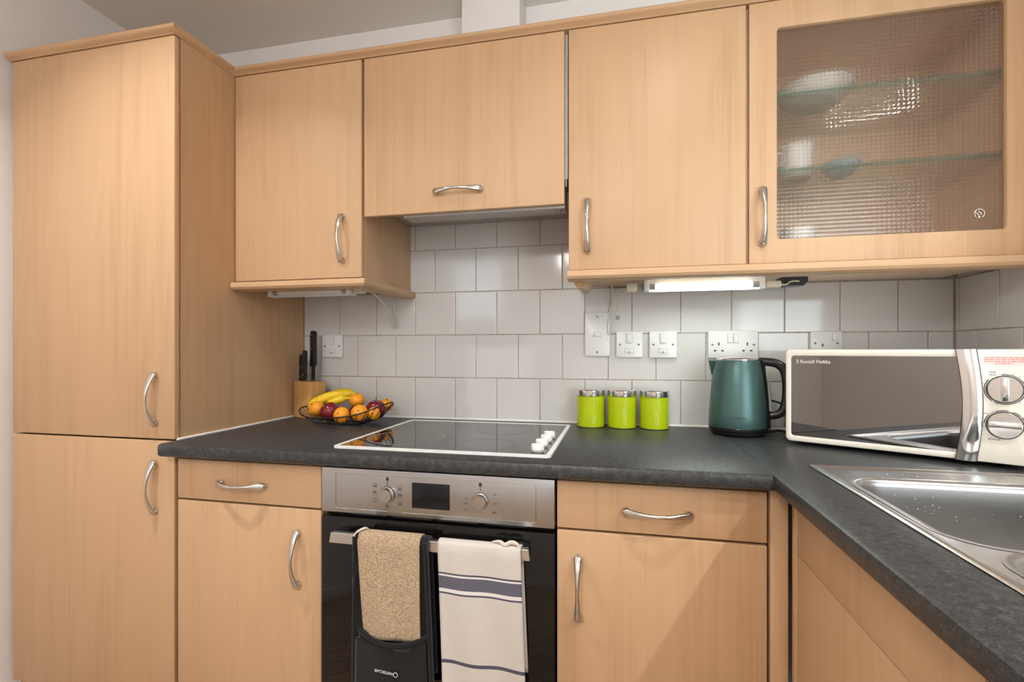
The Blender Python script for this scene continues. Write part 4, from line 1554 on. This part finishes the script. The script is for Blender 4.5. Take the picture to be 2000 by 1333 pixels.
curved_strip('handle_gap', -0.0012, 0.0014, -0.0057, 'dark_gap', mw, MB_ - 0.0005, MT + 0.0005)
tag(curved_strip('handle_strip', 0, 0, -0.0080, 'chrome', mw, MB_, MT, 0.010), 'curved chrome door handle strip')
for kz, vert in ((0.1637, True), (0.0900, False)):
    kx = 0.4025
    kb = lathe('dial', [(0.0262, 0.0), (0.0262, -0.006), (0.0250, -0.0075), (0.0, -0.0075)], 'chrome', mw, 48, (kx, -0.005, kz), 'y')
    a, b = (0.0058, 0.0250) if vert else (0.0250, 0.0058)
    box('grip', kx - a, kx + a, -0.0230, -0.0125, kz - b, kz + b, 'chrome', kb, 0.002)
    lathe('dark_ring', [(0.0284, 0.0), (0.0284, -0.0012), (0.0262, -0.0012)], 'ink_dark', kb, 48, (kx, -0.005, kz), 'y')
    bm = bmesh.new()
    segs = [(-120, 100), (140, 235)] if vert else [(-8, 35), (42, 65), (80, 118), (125, 128), (131, 134), (140, 178)]
    for a0, a1 in segs:
        add_tube(bm, [(kx + 0.0305 * math.cos(math.radians(a_)), -0.0051, kz + 0.0305 * math.sin(math.radians(a_))) for a_ in range(a0, a1 + 1, 3)] if a1 - a0 > 3 else
                 [(kx + 0.0305 * math.cos(math.radians(a_)), -0.0051, kz + 0.0305 * math.sin(math.radians(a_))) for a_ in (a0, a1)], 0.0009, 6)
    if vert:
        for a_ in (90, 68, 50, 30, 5, -20, -50, -110, 195, 160):
            c_, s_ = math.cos(math.radians(a_)), math.sin(math.radians(a_))
            add_tube(bm, [(kx + 0.0325 * c_, -0.0051, kz + 0.0325 * s_), (kx + 0.0345 * c_, -0.0051, kz + 0.0345 * s_)], 0.0005, 4)
    finish(bm, 'printed_scale', 'ink_dark', mw)
tx = (PI / 2, 0, 0)
text('lettering', 'TIME', 0.0055, 'ink_dark', mw, (0.3790, -0.0052, 0.1965), tx, 0.0001, 'LEFT', 0.95)
text('lettering', 'Minutes', 0.0042, 'ink_dark', mw, (0.3790, -0.0052, 0.1920), tx, 0.0001, 'LEFT', 0.85)
text('lettering', 'POWER', 0.0055, 'ink_dark', mw, (0.3780, -0.0052, 0.0575), tx, 0.0001)
for s_, x_, z_ in (('Low', 0.3675, 0.0845), ('Defrost', 0.3690, 0.1110), ('M.Low', 0.3840, 0.1155), ('Med', 0.4120, 0.1155), ('M.High', 0.4240, 0.1070), ('High', 0.4310, 0.0815)):
    text('lettering', s_, 0.0036, 'ink_dark', mw, (x_, -0.0052, z_), tx, 0.0001)
rh = text('lettering', 'Russell Hobbs', 0.0125, 'ink_white', door, (0.0325, -0.0012, 0.2115), tx, 0.0001, 'LEFT', 0.93)
bm = bmesh.new()
for i in range(3):
    for k in range(2):
        add_box(bm, 0.0250 + k * 0.0022, 0.0265 + k * 0.0022, -0.0013, -0.0010, 0.2115 + i * 0.0033, 0.2138 + i * 0.0033)
finish(bm, 'logo', 'ink_white', door)
stk = box('warning_sticker', 0.3705, 0.4360, -0.0054, -0.0049, 0.2130, 0.2320, 'sticker', mw, 0)
bm = bmesh.new()
random.seed(5)
for i, (xa, xb) in enumerate(((0.3730, 0.4310), (0.3720, 0.4330), (0.3720, 0.4330), (0.3880, 0.4140))):
    z = 0.2280 - i * 0.0040
    x = xa
    while x < xb:
        w = min(random.uniform(0.003, 0.009), xb - x)
        add_box(bm, x, x + w, -0.0056, -0.0053, z, z + 0.0018)
        x += w + 0.0012
finish(bm, 'small_print', 'ink_red', stk)

# ------------------------------------------------------------------ knife block and knives
KA = -0.38
kbk = thing('knife_block', 'light wooden knife block in the corner beside the tall cabinet', 'knife block', (-0.0800, -0.0620, 0.9105), KA)
bm = bmesh.new()
add_box(bm, -0.052, 0.052, -0.034, 0.030, 0.0, 0.132, 0.002)
blk = finish(bm, 'block', 'wood_block', kbk, 40)


def knife(lx, ly, top, hw, hlen, label, rivets, wide=False, gap=0.0):
    ca, sa = math.cos(KA), math.sin(KA)
    wx, wy = -0.0800 + ca * lx - sa * ly, -0.0620 + sa * lx + ca * ly
    k = thing('kitchen_knife', label, 'knife', (wx, wy, 1.0425), KA, 'knives in the wooden block')
    H = top - 1.0425
    z0 = H - hlen
    prof = [(-hw, z0 + 0.002), (-hw * 0.85, z0 + hlen * 0.5), (-hw, H - 0.016), (-hw * 0.6, H - 0.003), (0, H), (hw * 0.8, H - 0.003), (hw * 1.15, H - 0.014), (hw * 0.95, H - 0.030), (hw * 0.95, z0 + hlen * 0.4), (hw * 1.05, z0 + 0.012), (hw * 0.5, z0)]
    plate('handle', prof, -0.008, 0.008, 'black_plastic', k, 0.0025)
    hd_ = k.children[0] if k.children else None
    for rz in rivets:
        lathe('rivet', [(0.0026, -0.0088), (0.0026, 0.0088)], 'knife_steel', hd_, 10, (hw * 0.3, 0, z0 + hlen * rz), 'y')
    plate('blade', [(-hw * 0.9, 0.0007), (hw * (1.25 if wide else 0.8), 0.0007), (hw * (1.25 if wide else 0.8), z0 + (0.004 if not wide else 0.006)), (-hw * 0.9, z0 + 0.004)], -0.001, 0.001, 'knife_steel', k)
    return k


bpy.context.view_layer.update()
knife(-0.042, -0.006, 1.1410, 0.0080, 0.0975, 'short black-handled knife nearest the tall cabinet in the block', (0.15, 0.5))
knife(-0.020, -0.012, 1.1425, 0.0080, 0.0990, 'short black-handled knife second from the tall cabinet in the block', (0.15, 0.5))
knife(0.001, -0.022, 1.1560, 0.0055, 0.1105, 'slim black knife handle beside the tallest knife in the block', (0.2,))
knife(0.014, 0.004, 1.2275, 0.0115, 0.1330, 'tallest knife with riveted black handle standing out of the block', (0.12, 0.50, 0.88), True)

# ------------------------------------------------------------------ fruit bowl
fb = thing('fruit_bowl', 'black wire fruit bowl on the worktop in front of the knife block', 'bowl', (0.1290, -0.1670, 0.9105), -0.10)


def rim_pt(a, k=1.0):
    c, s = math.cos(a), math.sin(a)
    return (0.172 * c * k, 0.097 * s * k, (0.0285 + 0.0330 * abs(c) ** 3 + 0.0130 * c))


rim = [rim_pt(2 * PI * i / 72) for i in range(72)]
tube('rim', rim, 0.0024, 'black_wire', fb, 8, True)
base = [(0.070 * math.cos(2 * PI * i / 40), 0.036 * math.sin(2 * PI * i / 40), 0.0022) for i in range(40)]
tube('base_ring', base, 0.0022, 'black_wire', fb, 8, True)
for i in range(30):
    a = 2 * PI * (i + 0.5) / 30
    r = rim_pt(a)
    b0 = (0.070 * math.cos(a), 0.036 * math.sin(a), 0.0022)
    midp = ((r[0] * 0.60 + b0[0] * 0.40), (r[1] * 0.66 + b0[1] * 0.34), r[2] * 0.34)
    tube('wire', smoothpath([r, midp, b0], 5), 0.0011, 'black_wire', fb, 6)
for i in range(6):
    a = PI * (i + 0.5) / 6
    b0 = (0.070 * math.cos(a), 0.036 * math.sin(a), 0.0022)
    tube('wire', [b0, (b0[0], -b0[1], 0.0022)], 0.0011, 'black_wire', fb, 6)


def fruit_mesh(kind, r):
    bm = bmesh.new()
    bmesh.ops.create_uvsphere(bm, u_segments=24, v_segments=16, radius=r)
    for v in bm.verts:
        n_ = v.co.normalized()
        if kind == 'apple':
            h_ = math.hypot(n_.x, n_.y)
            v.co *= 1.0 - 0.20 * math.exp(-(h_ / 0.30) ** 2) * (1 if n_.z > 0 else 0.7) + 0.02 * math.sin(5 * math.atan2(n_.y, n_.x)) * (n_.z < -0.3)
            v.co.x *= 1.0 + 0.05 * n_.z
            v.co.y *= 1.0 + 0.05 * n_.z
        else:
            v.co.z *= 0.92
            h_ = math.hypot(n_.x, n_.y)
            v.co *= 1 - 0.05 * math.exp(-(h_ / 0.2) ** 2)
    return bm


def apple(loc, r, rot, label):
    t = thing('apple', label, 'apple', loc, 0, 'red apples in the wire bowl')
    t.rotation_euler = rot
    finish(fruit_mesh('apple', r), 'flesh', 'apple_skin', t, 180)
    tube('stem', smoothpath([(0, 0, r * 0.78), (0.001, 0, r * 0.98), (0.003, 0.001, r * 1.22)], 5), lambda s: 0.0009 + 0.0006 * s, 'stem_brown', t, 6)


def orange(loc, r, rot, label):
    t = thing('orange', label, 'orange', loc, 0, 'oranges in the wire bowl')
    t.rotation_euler = rot
    finish(fruit_mesh('orange', r), 'peel', 'orange_peel', t, 180)
    lathe('stalk_button', [(0.0, 0.0), (0.0028, 0.0), (0.0022, 0.0016), (0.0, 0.0018)], 'stem_brown', t, 8, (0, 0, r * 0.868))


apple((0.0900, -0.1990, 0.9525), 0.0310, (0.3, -0.5, 0.2), 'large shiny red apple under the bananas towards the knife block')
apple((0.1700, -0.1720, 0.9465), 0.0260, (0.2, 0.5, 1.0), 'dark red apple between the two front oranges')
apple((0.2260, -0.1420, 0.9570), 0.0320, (0.1, 0.0, 0.0), 'dark red apple with upright stem nearest the hob')
orange((0.1510, -0.2290, 0.9460), 0.0260, (1.2, 0.1, 0), 'front orange beside the shiny red apple')
orange((0.2110, -0.2230, 0.9540), 0.0265, (1.0, 0.6, 0), 'front orange below the rim wire in the middle of the bowl')
orange((0.2460, -0.1930, 0.9490), 0.0205, (1.3, 0.9, 0), 'small front orange nearest the hob')
orange((0.0190, -0.1690, 0.9570), 0.0260, (0.8, -0.4, 0), 'orange under the banana tip at the knife block end')
orange((0.1520, -0.1350, 0.9850), 0.0250, (0.3, 0.2, 0), 'orange lying on top beside the bananas')
orange((0.2360, -0.0880, 0.9660), 0.0235, (0.4, 0.4, 0), 'orange behind the stemmed red apple')


def banana(pts, rmax, label):
    base_ = Vector(pts[0])
    t = thing('banana', label, 'banana', base_, 0, 'bananas in the wire bowl')
    P = smoothpath([Vector(p_) - base_ for p_ in pts], 8)

    def rad(s):
        return rmax * (0.30 + 0.70 * min(1, s / 0.16) ** 0.7) if s < 0.16 else (rmax if s < 0.74 else rmax * (1 - 0.72 * ((s - 0.74) / 0.26) ** 1.2))
    tube('peel', P, rad, 'banana_skin', t, 5 * 2)
    e_ = P[-1]
    d_ = (P[-1] - P[-3]).normalized()
    tube('stalk', [e_ - d_ * 0.002, e_ + d_ * 0.010, e_ + d_ * 0.018], lambda s: 0.0045 - 0.0006 * s, 'banana_skin', t, 8)
    tube('tip', [Vector((0, 0, 0)) + (P[1] - P[0]) * 0.3, (P[0] - P[1]).normalized() * 0.004], 0.0035, 'stem_brown', t, 8)


banana([(-0.030, -0.142, 0.9520), (-0.006, -0.132, 0.9720), (0.028, -0.119, 0.9885), (0.062, -0.108, 0.9990), (0.096, -0.098, 1.0030), (0.122, -0.090, 1.0005)], 0.0195, 'upper yellow banana with dark specks lying over the fruit')
banana([(0.055, -0.158, 0.9700), (0.074, -0.151, 0.9800), (0.095, -0.143, 0.9870), (0.113, -0.136, 0.9900)], 0.0145, 'lower yellow banana tucked behind the shiny red apple')


# ------------------------------------------------------------------ ceiling downlights (behind and above the camera)
for lx_, ly_, pw, lab in ((-0.16, -1.06, 1.45, 'recessed ceiling downlight in front of the tall cabinet'), (1.22, -1.05, 0.8, 'recessed ceiling downlight in front of the right wall cabinet'),
                          (2.12, -1.42, 2.4, 'recessed ceiling downlight beyond the sink run'), (2.12, -2.00, 1.8, 'recessed ceiling downlight nearest the added glazed doors')):
    t = thing('downlight', lab, 'light', (lx_, ly_, ZC))
    lathe('trim_ring', [(0.034, -0.001), (0.045, -0.001), (0.045, -0.006), (0.036, -0.008), (0.034, -0.004)], 'chrome', t, 32)
    lathe('lens', [(0.0, -0.0015), (0.033, -0.0015)], 'lamp_lens', t, 32)
    l = bpy.data.lights.new('downlight_beam', 'AREA')
    l.shape = 'DISK'
    l.size = 0.045
    l.spread = 2.1 if lx_ < 0 else 2.3
    l.energy = DOWNLIGHT_W * pw
    l.color = (1.0, 0.985, 0.96)
    o = bpy.data.objects.new('downlight_beam', l)
    C.objects.link(o)
    o.parent = t
    o.location = (0, 0, -0.012)

# added fill light shaped as a hanging globe, unseen behind the camera
t = thing('fill_globe', 'added opal globe giving fill light, hanging from the ceiling in the middle of the room', 'light', (0.70, -2.35, ZC))
lathe('ceiling_rose', [(0.0, 0.0), (0.050, 0.0), (0.046, -0.020), (0.012, -0.028), (0.0, -0.028)], 'white_plastic', t, 32)
tube('rod', [(0, 0, -0.026), (0, 0, -0.275)], 0.006, 'chrome', t, 12)
bm = bmesh.new()
bmesh.ops.create_uvsphere(bm, u_segments=32, v_segments=20, radius=0.14)
bmesh.ops.translate(bm, verts=bm.verts[:], vec=(0, 0, -0.41))
finish(bm, 'globe', 'fill_globe_lit', t, 180)
